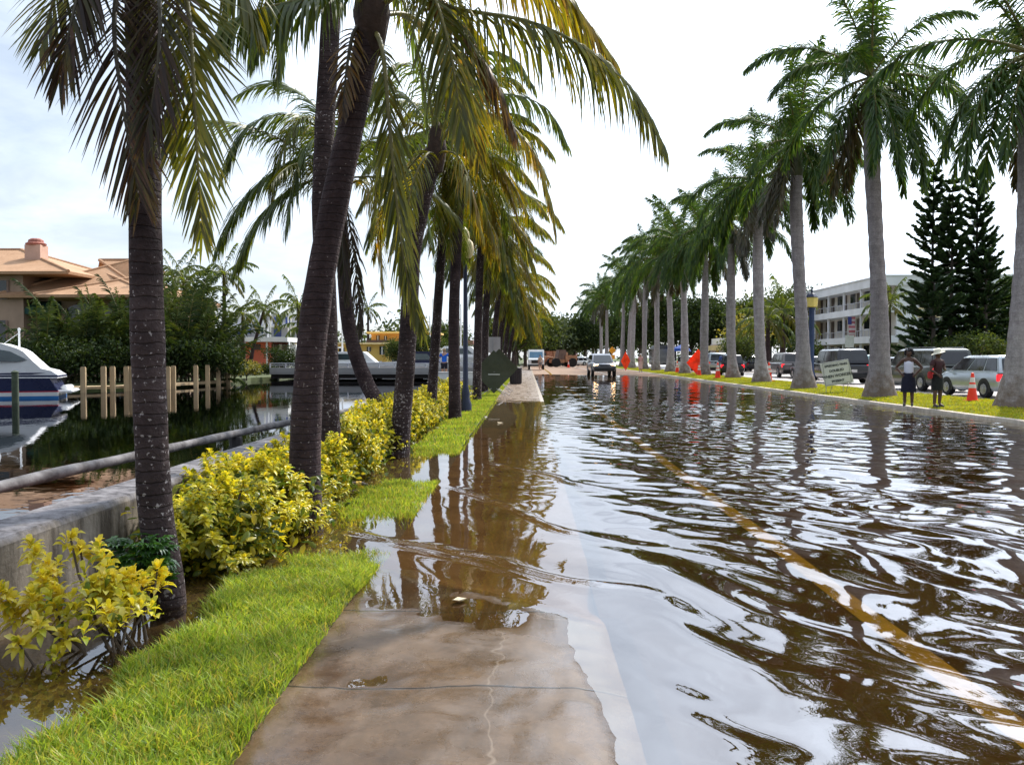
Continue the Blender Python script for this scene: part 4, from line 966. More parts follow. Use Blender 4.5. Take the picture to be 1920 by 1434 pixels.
mb = MB(); mb.lathe([(.62, 0), (.66, .12), (.5, .2), (.46, .36), (.3, .46), (.02, .48)], (cxh, 2.7, Z(449)), 14); mb.build("chimney_cap", plain("clay_cap", (.30, .10, .07), .7, .2, 3), ch)
for u0, u1, v0, v1 in ((-60, 18, 525, 560), (-40, 15, 600, 650), (-160, -100, 525, 560)):
    mb = MB(); mb.bbox((hX(u0) - hb.x, -.06, Z(v1)), (hX(u1) - hb.x, -.01, Z(v0))); wf = mb.build("window", GLD, hs)
    mb = MB(); 
    for q in (u0, (u0 + u1) / 2, u1): mb.bbox((hX(q) - hb.x - .07, -.10, Z(v1)), (hX(q) - hb.x + .07, -.062, Z(v0)))
    mb.build("frame", TRIM, wf)
def arch(x0, x1, zb, zt):
    o = [(x0, zb), (x1, zb)] + [((x0 + x1) / 2 + (x1 - x0) / 2 * math.cos(t), zt - .5 + .5 * math.sin(t)) for t in np.linspace(0, PI, 12)]
    return o
for u0, u1 in ((108, 196), (204, 290)):
    mb = MB(); mb.prism(arch(hX(u0) - hb.x, hX(u1) - hb.x, .2, Z(566)), 'y', 1.12, 1.19); mb.build("window", GLD, hs)
mb = MB(); a0, a1 = hX(20) - hb.x, hX(98) - hb.x; mb.prism([(1.18, Z(562)), (.1, Z(576)), (.1, Z(588)), (1.18, Z(590))], 'x', a0, a1); mb.build("awning", AWN, hs)
# areca palms that screen the house
AF = [frond_mesh(arc(0, rad(e), L_, g), mt, leaflen=.6, n=34, seed=700 + i, wid=.06, grav=.5, rag=.05) for i, (e, L_, g, mt) in enumerate(((84, 3.6, .8, LT2), (70, 3.6, 1.3, LT2), (58, 3.3, 1.7, LT1), (74, 4.0, 1.1, LT1), (45, 2.9, 1.8, LT1), (78, 2.6, 1.5, LT2), (30, 2.4, 1.2, LT1)))]
ARE = [(90, 46, .95), (135, 47, 1.05), (180, 48, 1.12), (225, 49, 1.15), (262, 49, 1.12), (318, 49, 1.15), (352, 49.5, 1.2), (388, 50, 1.1), (418, 51, .92)]
AREL = ["areca palm clump nearest the white yacht's stern, in front of the villa awning", "areca palm clump under the villa's first arched window", "areca palm clump in the middle of the villa's hedge", "areca palm clump under the villa's second arched window",
        "areca palm clump mostly behind the nearest palm trunk", "areca palm clump just right of the nearest palm trunk", "areca palm clump with bright fronds behind the right end of the dock", "areca palm clump above the last dock piles", "areca palm clump at the right end of the villa's hedge"]
for (u, d, s), lab in zip(ARE, AREL):
    r = at(u, HOR, d); o = thing("areca_palm", lab, "palm clump", (r.x, r.y, .3), 0, "areca palm hedge in front of the villa"); rg = random.Random(int(u))
    o.scale = (s, s, s)
    mb = MB()
    for q in range(7): th = q * 2.4; mb.tube([(.3 * math.cos(th), .3 * math.sin(th), -.1), (.45 * math.cos(th), .45 * math.sin(th), 1.4)], [.05, .035], 6)
    mb.build("stems", plain("areca_stem", (.10, .10, .05), .6, .3, 3) if 'areca_stem' not in bpy.data.materials else bpy.data.materials['areca_stem'], o)
    for q in range(34):
        f = link("frond", AF[q % 7], o, (rg.uniform(-.5, .5), rg.uniform(-.5, .5), rg.uniform(-.3, 1.6)), (0, rg.uniform(-.1, .15), q * 2.4 + rg.uniform(-.3, .3)))
        k_ = rg.uniform(.8, 1.15); f.scale = (k_, k_, k_)
for u, d, s, lab in ((60, 45, .8, "dark bush behind the white yacht"), (120, 44.5, .85, "dark bush at the water's edge right of the yacht"), (200, 46, .9, "dark bush behind the second and third dock piles"), (290, 47, .95, "dark bush behind the nearest palm trunk on the far bank"), (360, 48, .9, "dark bush behind the middle dock piles"), (412, 49, .8, "dark bush behind the last dock piles"), (5, 48, .95, "leafy bush below the villa window at the left edge")):
    tree('bush', lab, u, d, .2, s, "bushes along the far canal bank")
for u, d, s, lab in ((440, 52, .75, "bright lime hedge bush at the right end of the dock"), (462, 56, .7, "lime green hedge bush beside the bank, right of the other lime bush")):
    tree('hedge', lab, u, d, .2, s, "lime hedge bushes by the dock")
tree('bush', "round dark green tree in front of the coral wall's right end", 530, 74, .2, .85); tree('bush', "grey green shrub hanging over the water left of the bridge", 500, 68, .0, .42); tree('bush', "low shrub spilling to the water at the bridge's left end", 476, 66, .0, .40)
# tall palms beyond the dock
FF = [frond_mesh(arc(0, rad(e), L_, g), mt, leaflen=.6, n=30, seed=800 + i, wid=.075, grav=.7, rag=.05) for i, (e, L_, g, mt) in enumerate(((75, 2.2, 1.2, LG), (50, 2.5, 1.8, LG), (25, 2.5, 1.8, LG), (0, 2.4, 1.7, LG), (-30, 2.0, 1.2, LO)))]
def far_palm(label, u, v, d, s=1.0, base_z=.3, group="small palms in the distance", name="coconut_palm", lean=0.0):
    c = at(u, v, d); b = Vector((c.x + lean, c.y, base_z)); o = thing(name, label, "palm tree", b, 0, group); t = c - b
    mb = MB(); mb.tube([(0, 0, -.2), (t.x * .3, 0, t.z * .4), t], [.2 * s, .15 * s, .11 * s], 8); mb.build("trunk", TR2, o, smooth=True)
    rg = random.Random(int(u * 3 + d))
    for j, q in enumerate((0, 1, 2, 1, 2, 3, 2, 3, 1, 3, 4, 2, 0, 4)):
        f = link("frond", FF[q], o, t, (0, rg.uniform(-.1, .1), j * 2.4)); f.scale = (s, s, s)
for a in ((345, 528, 54, 1.0, "bushy palm just right of the nearest trunk, above the villa hedge"), (325, 520, 58, 1.0, "palm half hidden by the nearest trunk, above the hedge"), (420, 515, 60, 1.05, "slim palm rising above the right end of the villa hedge"), (455, 590, 66, .95, "dark palm in front of the grey apartments, left one"), (495, 582, 70, 1.0, "palm with a leaning trunk in front of the coral wall"),
          (560, 575, 84, 1.5, "large shaggy palm right of the grey apartments"), (573, 610, 84, 1.3, "lower shaggy palm beside the crossing trunks, behind the bridge"), (690, 580, 120, 1.2, "distant palm above the yellow building's left end"), (760, 612, 150, 1.4, "distant dark palm behind the yellow building's roof"), (835, 625, 140, 1.3, "distant palm between the thin leaning palm and the tall straight palm"), (372, 560, 56, .9, "small palm inside the hedge, above the last dock piles")):
    far_palm(a[4], a[0], a[1], a[2], a[3], lean={"palm with a leaning trunk in front of the coral wall": -1.3}.get(a[4], 0))
# dock and piles
WOOD = plain("dock_timber", (.40, .29, .17), .8, .25, 4, .3, 20, .3, 0, None, (1, 1, .2)); GWOOD = plain("green_pile", (.05, .065, .04), .85, .3, 6, .3)
dk = thing("wooden_dock", "pale wooden walkway of the dock along the far bank", "dock", (0, 0, 0)); dpts = [at(u, HOR, d) for u, d in ((128, 39.0), (235, 41.0), (330, 44.5), (436, 51))]
dk.location = (dpts[0].x, dpts[0].y, 0)
mb = MB()
for a, b in zip(dpts[:-1], dpts[1:]):
    a = a - dk.location; b = b - dk.location; a.z = b.z = 0; dn = (b - a).normalized(); nn = Vector((-dn.y, dn.x, 0)) * 1.1
    mb.slab([a + Vector((0, 0, .1)), b + Vector((0, 0, .1)), b + nn + Vector((0, 0, .1)), a + nn + Vector((0, 0, .1))], (0, 0, 1), .12)
mb.build("walkway", WOOD, dk)
PL = ["first", "second", "third", "fourth", "fifth", "sixth", "seventh", "eighth", "ninth", "tenth", "eleventh", "twelfth"]
for i, (u, d, v) in enumerate(((156, 38.8, 689), (194, 39.6, 688), (211, 40.2, 688), (237, 40.8, 688), (247, 41.0, 688), (315, 43.2, 688), (325, 43.6, 687), (367, 45.8, 686), (389, 47.2, 685), (409, 48.6, 685), (428, 50.2, 685))):
    t = at(u, v, d); o = thing("dock_pile", "square wooden dock pile, %s from the left along the far bank" % PL[i], "pile", (t.x, t.y, 0), .2, "wooden piles of the dock")
    mb = MB(); mb.bbox((-.105, -.105, -1.8), (.105, .105, t.z)); mb.bbox((-.10, -.10, t.z), (.10, .10, t.z + .03)); mb.build("post", WOOD, o, bevel=.015)
t = at(28, 697, 30); o = thing("mooring_pile", "round greenish mooring pile standing in the canal in front of the yacht", "pile", (t.x, t.y, 0)); mb = MB(); mb.lathe([(.115, -2), (.11, t.z - .05), (.12, t.z - .04), (.12, t.z), (.03, t.z + .05)], n=14); mb.build("post", GWOOD, o, smooth=True)

# ------------------------------------------------------------------ yacht
WHT = plain("gelcoat_white", (.80, .80, .80), .25, .05, 1, spec=.5); NAVY = plain("hull_navy", (.006, .010, .045), .3, .15, 1, spec=.3); RED = plain("hull_red", (.45, .03, .06), .4, .1, 2); BLU = plain("antifoul_blue", (.02, .13, .34), .5, .15, 2)
GLS = plain("boat_glass", (.035, .055, .06), .05, .4, 1.2, spec=.7)
yd = 33.5; yx = at(126, HOR, yd).x; ya = thing("motor_yacht", "white and navy motor yacht moored at the left edge, seen from its stern quarter", "boat", (yx, yd, 0))
S_ = yd / FOC
ya.scale = (1, .85, .88); ya.rotation_euler = (0, 0, .36)
def yu(u): return at(u, HOR, yd).x - yx
def yz(v): return at(60, v, yd).z
def hull_ring(t):                   # t 0 stern .. 1 bow; half breadth and sheer
    return 1.55 * (1 - max(0, (t - .45) / .55) ** 2.2) + .02
LEN = 9.5
def hull_band(z0, z1, k0=1.0, k1=1.0, rake=0.0):
    mb = MB(); n = 24; V = []
    for i in range(n + 1):
        t = i / n; w_ = hull_ring(t)
        for side in (-1, 1):
            for z, k in ((z0, k0), (z1, k1)):
                zz = z + (.25 * t * t if z > .3 else 0)
                V.append((-t * LEN - (rake * (z - z0) if i == 0 else 0) - .35, 1.6 + side * w_ * k, zz))
    for i in range(n):
        a = i * 4; b = a + 4
        mb.add([], []); mb.f += [(a, b, b + 1, a + 1), (a + 2, a + 3, b + 3, b + 2), (a + 1, b + 1, b + 3, a + 3), (a, a + 2, b + 2, b)]; mb.m += [0] * 4
    mb.f += [(0, 1, 3, 2), (n * 4, n * 4 + 2, n * 4 + 3, n * 4 + 1)]; mb.m += [0, 0]; mb.v = V
    return mb
hull_band(-.5, .08, .86, .92).build("hull_bottom", BLU, ya); hull_band(.083, .25, .92, .955).build("boot_stripe", WHT, ya); hull_band(.253, .30, .957, .965).build("red_stripe", RED, ya)
hull_band(.303, .86, .967, 1.0, .5).build("hull", NAVY, ya); hull_band(.863, .90, 1.012, 1.012, .5).build("rub_rail", WHT, ya); hull_band(.903, .98, 1.0, 1.0, .3).build("hull_top", NAVY, ya)
mb = MB(); mb.bbox((-.75, .25, .2), (.15, 2.95, .34)); mb.bbox((-.3, .5, .34), (-.05, 2.7, .52)); mb.build("swim_platform", WHT, ya, bevel=.05)
mb = MB()                                                                              # deckhouse: a profile swept across, narrowing upward
prof = [(-.35, .985), (-.6, 1.18), (-.95, 1.28), (-1.35, 1.75), (-1.55, 2.0), (-1.75, 2.14), (-2.3, 2.36), (-3.2, 2.48), (-5.2, 2.42), (-6.2, 2.1), (-8.4, 1.25), (-9.3, 1.1), (-9.3, .985)]
def hw(z): return 1.40 - .30 * ss(1.0, 2.5, z)
V = []; 
for x, z in prof:
    k_ = max(.06, hull_ring(min(1, -x / LEN)) / 1.57); V += [(x, 1.6 - float(hw(z)) * k_, z), (x, 1.6 + float(hw(z)) * k_, z)]
n = len(prof); mb.add(V, [(2 * i, 2 * i + 1, 2 * i + 3, 2 * i + 2) for i in range(n - 1)] + [tuple(range(0, 2 * n, 2)), tuple(range(2 * n - 1, 0, -2)), (2 * n - 2, 2 * n - 1, 1, 0)])
mb.build("deckhouse", WHT, ya, smooth=True)
def side_glass(pts, off=.03):
    mb = MB(); V = [(x, 1.6 - float(hw(z)) - off + .01 * (z - 1.5), z) for x, z in pts]; V2 = [(a, b + .02, c) for a, b, c in V]; n = len(V)
    mb.add(V + V2, [tuple(range(n)), tuple(range(2 * n - 1, n - 1, -1))] + [(i, (i + 1) % n, n + (i + 1) % n, n + i) for i in range(n)]); return mb
side_glass([(-1.42, 1.66), (-1.75, 1.58), (-3.2, 1.63), (-3.25, 2.13), (-2.55, 2.14), (-2.0, 2.02)]).build("side_window", GLS, ya)
side_glass([(-3.4, 1.63), (-6.4, 1.62), (-5.6, 2.1), (-3.45, 2.13)]).build("side_window", GLS, ya)
side_glass([(-.75, 1.10), (-1.25, 1.02), (-7.2, 1.02), (-7.2, 1.04), (-1.3, 1.10)], .05).build("side_stripe", NAVY, ya)
mb = MB(); mb.lathe([(.28, 0), (.3, .1), (.2, .18), (.17, .34), (.02, .36)], (-2.9, 1.6, 2.44), 14); mb.bbox((-2.6, 1.5, 2.44), (-2.54, 1.56, 2.78)); mb.build("radar", WHT, ya, smooth=True)
mb = MB(); mb.tube([(-1.85, 1.6, 2.1), (-1.85, 1.6, 2.95)], .035, 8); mb.tube([(-1.85, 1.6, 2.85), (-2.4, 1.3, 2.3)], .012, 6); mb.lathe([(.05, 0), (.05, .1), (.01, .12)], (-1.85, 1.6, 2.95), 8); mb.build("mast", WHT, ya)
mb = MB(); mb.lathe([(.05, 0), (.05, .03), (.02, .05)], (-3.1, 0, .62), 10); mb.build("porthole", plain("chrome", (.6, .6, .62), .2, .05, 2, metal=1), ya)

# ------------------------------------------------------------------ buildings across the canal
def Bx(u, d): return at(u, HOR, d).x
def Bz(v, d): return at(900, v, d).z
def bldg(name, label, d, u0, u1, depth=10):
    o = thing(name, label, "building", (Bx((u0 + u1) / 2, d), d, .3)); return o
def rect(o, part, mt, d, u0, v0, u1, v1, y0, y1, bev=0):
    mb = MB(); mb.bbox((Bx(u0, d) - o.location.x, y0, Bz(v1, d) - o.location.z), (Bx(u1, d) - o.location.x, y1, Bz(v0, d) - o.location.z)); return mb.build(part, mt, o, bevel=bev)
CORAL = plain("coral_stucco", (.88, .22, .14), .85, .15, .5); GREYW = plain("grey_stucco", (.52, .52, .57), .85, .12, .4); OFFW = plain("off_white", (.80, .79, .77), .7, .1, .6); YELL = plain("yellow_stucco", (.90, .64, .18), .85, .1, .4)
ORA = plain("orange_stucco", (.88, .45, .12), .85, .1, .4); BLUG = plain("blue_shade", (.05, .08, .25), .3, .4, .5); LBL = plain("railing_metal", (.45, .45, .5), .4, .1, 2)
d = 78; o = bldg("coral_building", "low coral red building with a white flat canopy roof across the canal", d, 455, 545)
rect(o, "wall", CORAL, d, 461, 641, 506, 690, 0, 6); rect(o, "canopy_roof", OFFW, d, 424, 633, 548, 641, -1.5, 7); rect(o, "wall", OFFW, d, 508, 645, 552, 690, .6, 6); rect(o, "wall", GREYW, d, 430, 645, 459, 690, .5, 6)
for u0, u1 in ((510, 520), (526, 536)): rect(o, "window", GLD, d, u0, 645, u1, 656, .52, .58)
rect(o, "window", GLD, d, 477, 645, 489, 656, -.06, -.01)
for u in (455, 507, 548): rect(o, "post", OFFW, d, u, 641, u + 2, 690, -1.3, -1.1)
d = 104; o = bldg("apartment_building", "grey apartment block with blue shaded balconies behind the coral building", d, 420, 560)
rect(o, "wall", GREYW, d, 415, 590, 575, 690, 0, 10)
for (u0, v0, u1, v1) in ((420, 600, 434, 612), (420, 616, 434, 628), (437, 617, 452, 628), (461, 616, 472, 627), (491, 613, 497, 626), (514, 594, 527, 609), (514, 613, 528, 632), (536, 594, 548, 609)): 
    w_ = rect(o, "window", BLUG, d, u0, v0, u1, v1, -.08, -.01); rect(o, "sill", OFFW, d, u0 - 1, v1 - .5, u1 + 1, v1 + .6, -.25, -.081).parent = w_
    ww = o.children[-1]
for v in (611.5, 632): rect(o, "balcony_slab", OFFW, d, 414, v, 576, v + 2.4, -1.2, -.26)
for u in (435, 500, 512, 550): rect(o, "pillar", OFFW, d, u, 590, u + 2.6, 690, -1.3, -1.21)
d = 92; o = bldg("yellow_building", "yellow two storey stucco building with orange roof terrace beyond the bridge", d, 625, 810)
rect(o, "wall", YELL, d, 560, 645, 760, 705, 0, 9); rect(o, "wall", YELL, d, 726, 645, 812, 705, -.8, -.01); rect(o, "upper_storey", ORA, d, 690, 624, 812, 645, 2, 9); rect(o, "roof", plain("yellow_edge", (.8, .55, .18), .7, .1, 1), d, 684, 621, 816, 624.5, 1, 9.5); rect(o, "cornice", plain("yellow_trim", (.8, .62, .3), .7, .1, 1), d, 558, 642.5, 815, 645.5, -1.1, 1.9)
for (u0, v0, u1, v1, yy_) in ((636, 652, 646, 662, 0), (688, 650, 696, 659, 0), (687, 672, 696, 682, 0), (636, 672, 644, 682, 0), (714, 649, 724, 665, -.8), (740, 650, 756, 664, -.8), (700, 628, 706, 641, 2), (770, 628, 779, 642, 2), (715, 629, 720, 640, 2), (737, 672, 772, 690, -.8)):
    w_ = rect(o, "window", GLD, d, u0, v0, u1, v1, yy_ - .09, yy_ - .03)
    f = MB(); a = (Bx(u0, d) - o.location.x, Bx(u1, d) - o.location.x); z_ = (Bz(v1, d) - o.location.z, Bz(v0, d) - o.location.z)
    f.bbox((sum(a) / 2 - .05, yy_ - .13, z_[0]), (sum(a) / 2 + .05, yy_ - .092, z_[1])); f.build("mullion", OFFW, w_)
rect(o, "terrace_railing", plain("dark_rail", (.1, .06, .05), .6, .2, 2), d, 684, 637, 726, 642, .9, 1.0)
tree('mid', "round tree in front of the yellow building, right of the swollen-base palm", 795, 84, .2, .5); tree('mid', "small round tree at the yellow building's corner", 745, 86, .2, .42); tree('mid', "dark tree behind the yellow building's roof at right", 840, 130, .2, .85)
d = 150; o = bldg("white_house", "low white building with a reddish roof far behind the blue-shirted man", d, 800, 850); rect(o, "wall", OFFW, d, 775, 645, 885, 676, 0, 8); rect(o, "roof", plain("faded_red_roof", (.38, .2, .16), .8, .2, .5), d, 772, 638, 888, 645.5, -1, 9)
for u in (790, 845, 870): rect(o, "window", GLD, d, u, 652, u + 9, 662, -.08, -.02)
d = 135; o = bldg("grey_house", "low house with a grey pitched roof behind the tall palms left of the signs", d, 895, 925); rect(o, "wall", plain("pinkish_wall", (.5, .38, .36), .8, .1, .5), d, 888, 655, 940, 690, 0, 8)
mb = MB(); xl, xr = Bx(884, d) - o.location.x, Bx(944, d) - o.location.x; z0, z1 = Bz(656, d) - .3, Bz(636, d) - .3; mb.prism([(xl, z0), (xr, z0), ((xl + xr) / 2, z1)], 'y', -.5, 8.5); mb.build("roof", plain("slate_grey", (.2, .19, .22), .8, .2, .5), o)
rect(o, "window", GLD, d, 905, 665, 915, 678, -.08, -.02)
d = 420; o = bldg("pink_hotel", "pink high-rise hotel far down the road above the trees", d, 1012, 1075)
PINK = plain("pink_stucco", (.52, .34, .34), .85, .08, .05); rect(o, "wall", PINK, d, 1022, 604, 1072, 672, 0, 18); rect(o, "wall", PINK, d, 1010, 611, 1021.6, 672, 3, 18); rect(o, "wall", PINK, d, 1072.4, 612, 1084, 672, 3, 18); rect(o, "roof", plain("pink_roof", (.45, .24, .22), .8, .1, .05), d, 1034, 600, 1062, 603.8, 2, 16)
for i in range(12): rect(o, "window_column", plain("hotel_glass", (.2, .14, .17), .4, .1, .1) if 'hotel_glass' not in bpy.data.materials else bpy.data.materials['hotel_glass'], d, 1024 + i * 4, 607, 1025.8 + i * 4, 660, -.3, -.02)

# bridge across the canal
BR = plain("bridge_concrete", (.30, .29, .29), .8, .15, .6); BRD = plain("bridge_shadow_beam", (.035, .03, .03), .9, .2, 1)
d = 60; o = thing("road_bridge", "low grey concrete bridge with a pipe railing crossing the canal", "bridge", (Bx(700, d), d, 0))
xl, xr = Bx(505, d) - o.location.x, Bx(915, d) - o.location.x
mb = MB(); mb.bbox((xl, 0, .38), (xr, 9, .48)); mb.bbox((xl, 0, .482), (xr, .3, .84)); mb.bbox((xl, 8.7, .482), (xr, 9, .84)); mb.build("deck", BR, o, bevel=.02)
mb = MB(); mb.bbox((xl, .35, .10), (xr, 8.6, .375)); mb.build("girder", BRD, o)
mb = MB()
for i in range(15): x = xl + (xr - xl) * i / 14; mb.bbox((x - .04, .1, .82), (x + .04, .18, 1.14))
mb.tube([(xl, .14, 1.14), (xr, .14, 1.14)], .035, 6); mb.tube([(xl, .14, 1.0), (xr, .14, 1.0)], .025, 6); mb.build("railing", LBL, o)
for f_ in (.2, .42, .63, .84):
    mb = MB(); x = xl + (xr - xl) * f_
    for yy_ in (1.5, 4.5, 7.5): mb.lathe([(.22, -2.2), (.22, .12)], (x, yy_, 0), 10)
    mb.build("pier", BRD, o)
d = 45.5; o = thing("white_bulkhead", "low pale concrete wall hiding the legs of the man in blue", "wall", (Bx(850, d), d, 0)); mb = MB(); mb.bbox((Bx(816, d) - o.location.x, 0, -.6), (Bx(900, d) - o.location.x, .3, .74)); mb.bbox((Bx(814, d) - o.location.x, -.04, .742), (Bx(902, d) - o.location.x, .34, .80)); mb.build("wall_body", OFFW, o, bevel=.01)
tag(gridobj("quay", np.array([Bx(800, 46) , -3.3]), np.array([45.9, 59.]), lambda x, y: .25 + 0 * x, M_CONC))
# boats behind the bridge and masts
def boat(label, u, d, L_, h, cabin=True, mast=None, canvas=False):
    o = thing("sail_boat" if mast else "motor_boat", label, "boat", (Bx(u, d), d, 0), 0, "boats moored beyond the bridge")
    mb = MB(); hl = L_ / 2
    for i, (t, w_) in enumerate(((0, .8), (.15, 1), (.6, 1), (.85, .6), (1, .05))): mb.v += [(-hl + t * L_, -w_ * 1.3 * .7, -.3), (-hl + t * L_ + .3 * t, -w_ * 1.3, h + .3 * t), (-hl + t * L_ + .3 * t, w_ * 1.3, h + .3 * t), (-hl + t * L_, w_ * 1.3 * .7, -.3)]
    for i in range(4):
        a = i * 4; mb.f += [(a + j, a + 4 + j, a + 4 + (j + 1) % 4, a + (j + 1) % 4) for j in range(4)]; mb.m += [0] * 4
    mb.f += [(0, 1, 2, 3), (19, 18, 17, 16)]; mb.m += [0, 0]; mb.build("hull", WHT, o)
    if cabin:
        mb = MB(); mb.prism([(-hl * .5, h), (-hl * .4, h + 1.15), (hl * .3, h + 1.15), (hl * .6, h + .1)], 'y', -.95, .95); c_ = mb.build("cabin", NAVY if canvas else WHT, o, bevel=.05)
        mb = MB(); mb.prism([(-hl * .38, h + .45), (-hl * .33, h + .95), (hl * .2, h + .95), (hl * .36, h + .45)], 'y', -.99, -.955); mb.build("cabin_window", GLS, o)
    if mast:
        mb = MB(); mb.tube([(0, 0, h), (0, 0, mast)], [.09, .07], 8); mb.tube([(0, 0, h + 1.6), (-hl * .8, 0, h + 1.5)], .08, 6); mb.build("mast", OFFW, o)
boat("white cabin motor boat in front of the yellow building", 660, 78, 8, .9)
boat("boat with a dark canvas canopy beyond the bridge railing", 790, 74, 6, .9, True, None, True)
boat("white motor boat behind the tall straight palm", 862, 80, 7, 1.4)
boat("white motor boat just left of the dark diamond sign", 893, 82, 6, 1.2)
for u, d, v, lab in ((642, 84, 558, "white sailboat with a mast beside the crossing trunks"), (806, 90, 592, "white sailboat whose mast stands left of the thin leaning palm"), (812, 110, 560, "white sailboat with the tallest mast, by the thin leaning palm"), (864, 88, 570, "white sailboat whose mast stands beside the lamp post, left one"), (872, 96, 590, "white sailboat whose mast stands beside the lamp post, right one"), (503, 82, 600, "white sailboat with a thin mast before the grey apartments"), (541, 90, 585, "white sailboat with a mast left of the crossing trunks")):
    boat(lab, u, d, 7, .9, False, Bz(v, d))
# ------------------------------------------------------------------ apartment block on the right
d = 88.0; nx = at(1652, HOR, d).x
APW = plain("apartment_wall", (.60, .56, .50), .85, .12, .5); APG = plain("apartment_grey", (.72, .72, .75), .8, .1, .5); CREAM = plain("cream_panel", (.66, .52, .30), .85, .1, .5); DOORM = plain("flat_door", (.10, .075, .06), .6, .2, 2); BLW = plain("blue_wall", (.12, .18, .26), .8, .15, .5)
ap = thing("apartment_building", "three storey grey apartment block with long open balconies on the right", "building", (nx, d, .16))
Lb = 26.0; zr = 9.4
mb = MB(); mb.bbox((1.6, 0.02, 0), (16, Lb, zr - .9)); mb.build("wall", APW, ap)
mb = MB(); mb.bbox((1.4, -.25, 3.2), (16.2, -.0, zr - .15)); mb.build("end_wall", APG, ap)
mb = MB(); mb.bbox((-.2, -.5, zr - .9), (16.5, Lb + .4, zr)); mb.bbox((-.3, -.6, zr), (16.6, Lb + .5, zr + .12)); mb.build("roof_fascia", APG, ap)
for z in (3.0, 6.0):
    mb = MB(); mb.bbox((-.2, -.3, z - .15), (1.59, Lb, z + .55)); mb.build("balcony_slab", APG, ap)
    mb = MB()
    for i in range(27): y = .1 + i * (Lb - .4) / 26; mb.bbox((-.12, y - .02, z + .55), (-.08, y + .02, z + 1.15))
    mb.tube([(-.1, -.2, z + 1.17), (-.1, Lb - .2, z + 1.17)], .03, 6); mb.build("railing", LBL, ap)
for k_ in range(3):
    z = k_ * 3.0 + .56
    for i in range(6):
        y = 1.6 + i * 4.1
        mb = MB(); mb.bbox((1.53, y, z), (1.585, y + .95, z + 2.1)); dd = mb.build("door", DOORM, ap); mb = MB(); mb.lathe([(.04, 0), (.04, .06)], (1.5, y + .1, z + 1.0), 6); mb.build("handle", LBL, dd)
        mb = MB(); mb.bbox((1.54, y + 1.5, z + .9), (1.588, y + 2.9, z + 2.1)); ww = mb.build("window", GLD, ap)
        mb = MB(); mb.bbox((1.50, y + 1.42, z + .8), (1.55, y + 2.98, z + .895)); mb.build("sill", APG, ww)
    mb = MB(); mb.bbox((.2, Lb - 3.2, k_ * 3 + .6), (1.56, Lb - .2, k_ * 3 + 2.84)); mb.build("stair_wall", CREAM, ap)
for i in range(6):
    y = .4 + i * 5.0; mb = MB(); mb.bbox((-.05, y, 0), (.15, y + .2, zr - .9)); mb.build("pillar", APG, ap)
for z in (4.3, 7.0):
    mb = MB(); mb.bbox((3.6, -.34, z - .7), (5.6, -.26, z + 1.0)); ww = mb.build("window", GLD, ap)
    mb = MB(); mb.bbox((3.4, -.42, z - .85), (5.8, -.345, z - .72)); mb.bbox((3.55, -.40, z + .15), (5.65, -.345, z + .24)); mb.bbox((3.4, -.42, z + 1.02), (5.8, -.345, z + 1.5)); mb.build("frame", CREAM, ww)
mb = MB(); mb.bbox((2.2, -3.0, 2.75), (17, -.3, 3.15)); mb.build("porch_roof", APG, ap)
mb = MB(); mb.bbox((2.4, -.32, 0), (16.4, -.26, 2.74)); mb.build("porch_wall", BLW, ap)
# striped flag hung from the balcony
fp = at(1597, 612, 93.0); fl = thing("hanging_flag", "faded red and white striped flag with a blue corner hung from the apartment balcony", "flag", fp)
mb = MB(); n_ = 9
for i in range(n_):
    z0, z1 = 1.0 - 2.1 * i / n_, 1.0 - 2.1 * (i + 1) / n_; mb.add([], []) ; mb.slab([(-.4 + .02 * i, 0, z1), (.35, .08 * math.sin(i), z1), (.35, .08 * math.sin(i - 1), z0), (-.4 + .02 * (i - 1), 0, z0)], (0, 1, 0), .02, i % 2)
mb.build("cloth", [plain("flag_red", (.42, .12, .14), .8, .1, 3), plain("flag_white", (.6, .5, .52), .8, .1, 3)], fl)
mb = MB(); mb.bbox((-.42, -.03, .2), (-.02, -.004, 1.0)); mb.build("canton", plain("flag_blue", (.05, .06, .22), .8, .1, 3), fl); mb = MB(); mb.tube([(-.6, 0, 1.05), (.6, 0, 1.05)], .025, 6); mb.build("pole", LBL, fl)

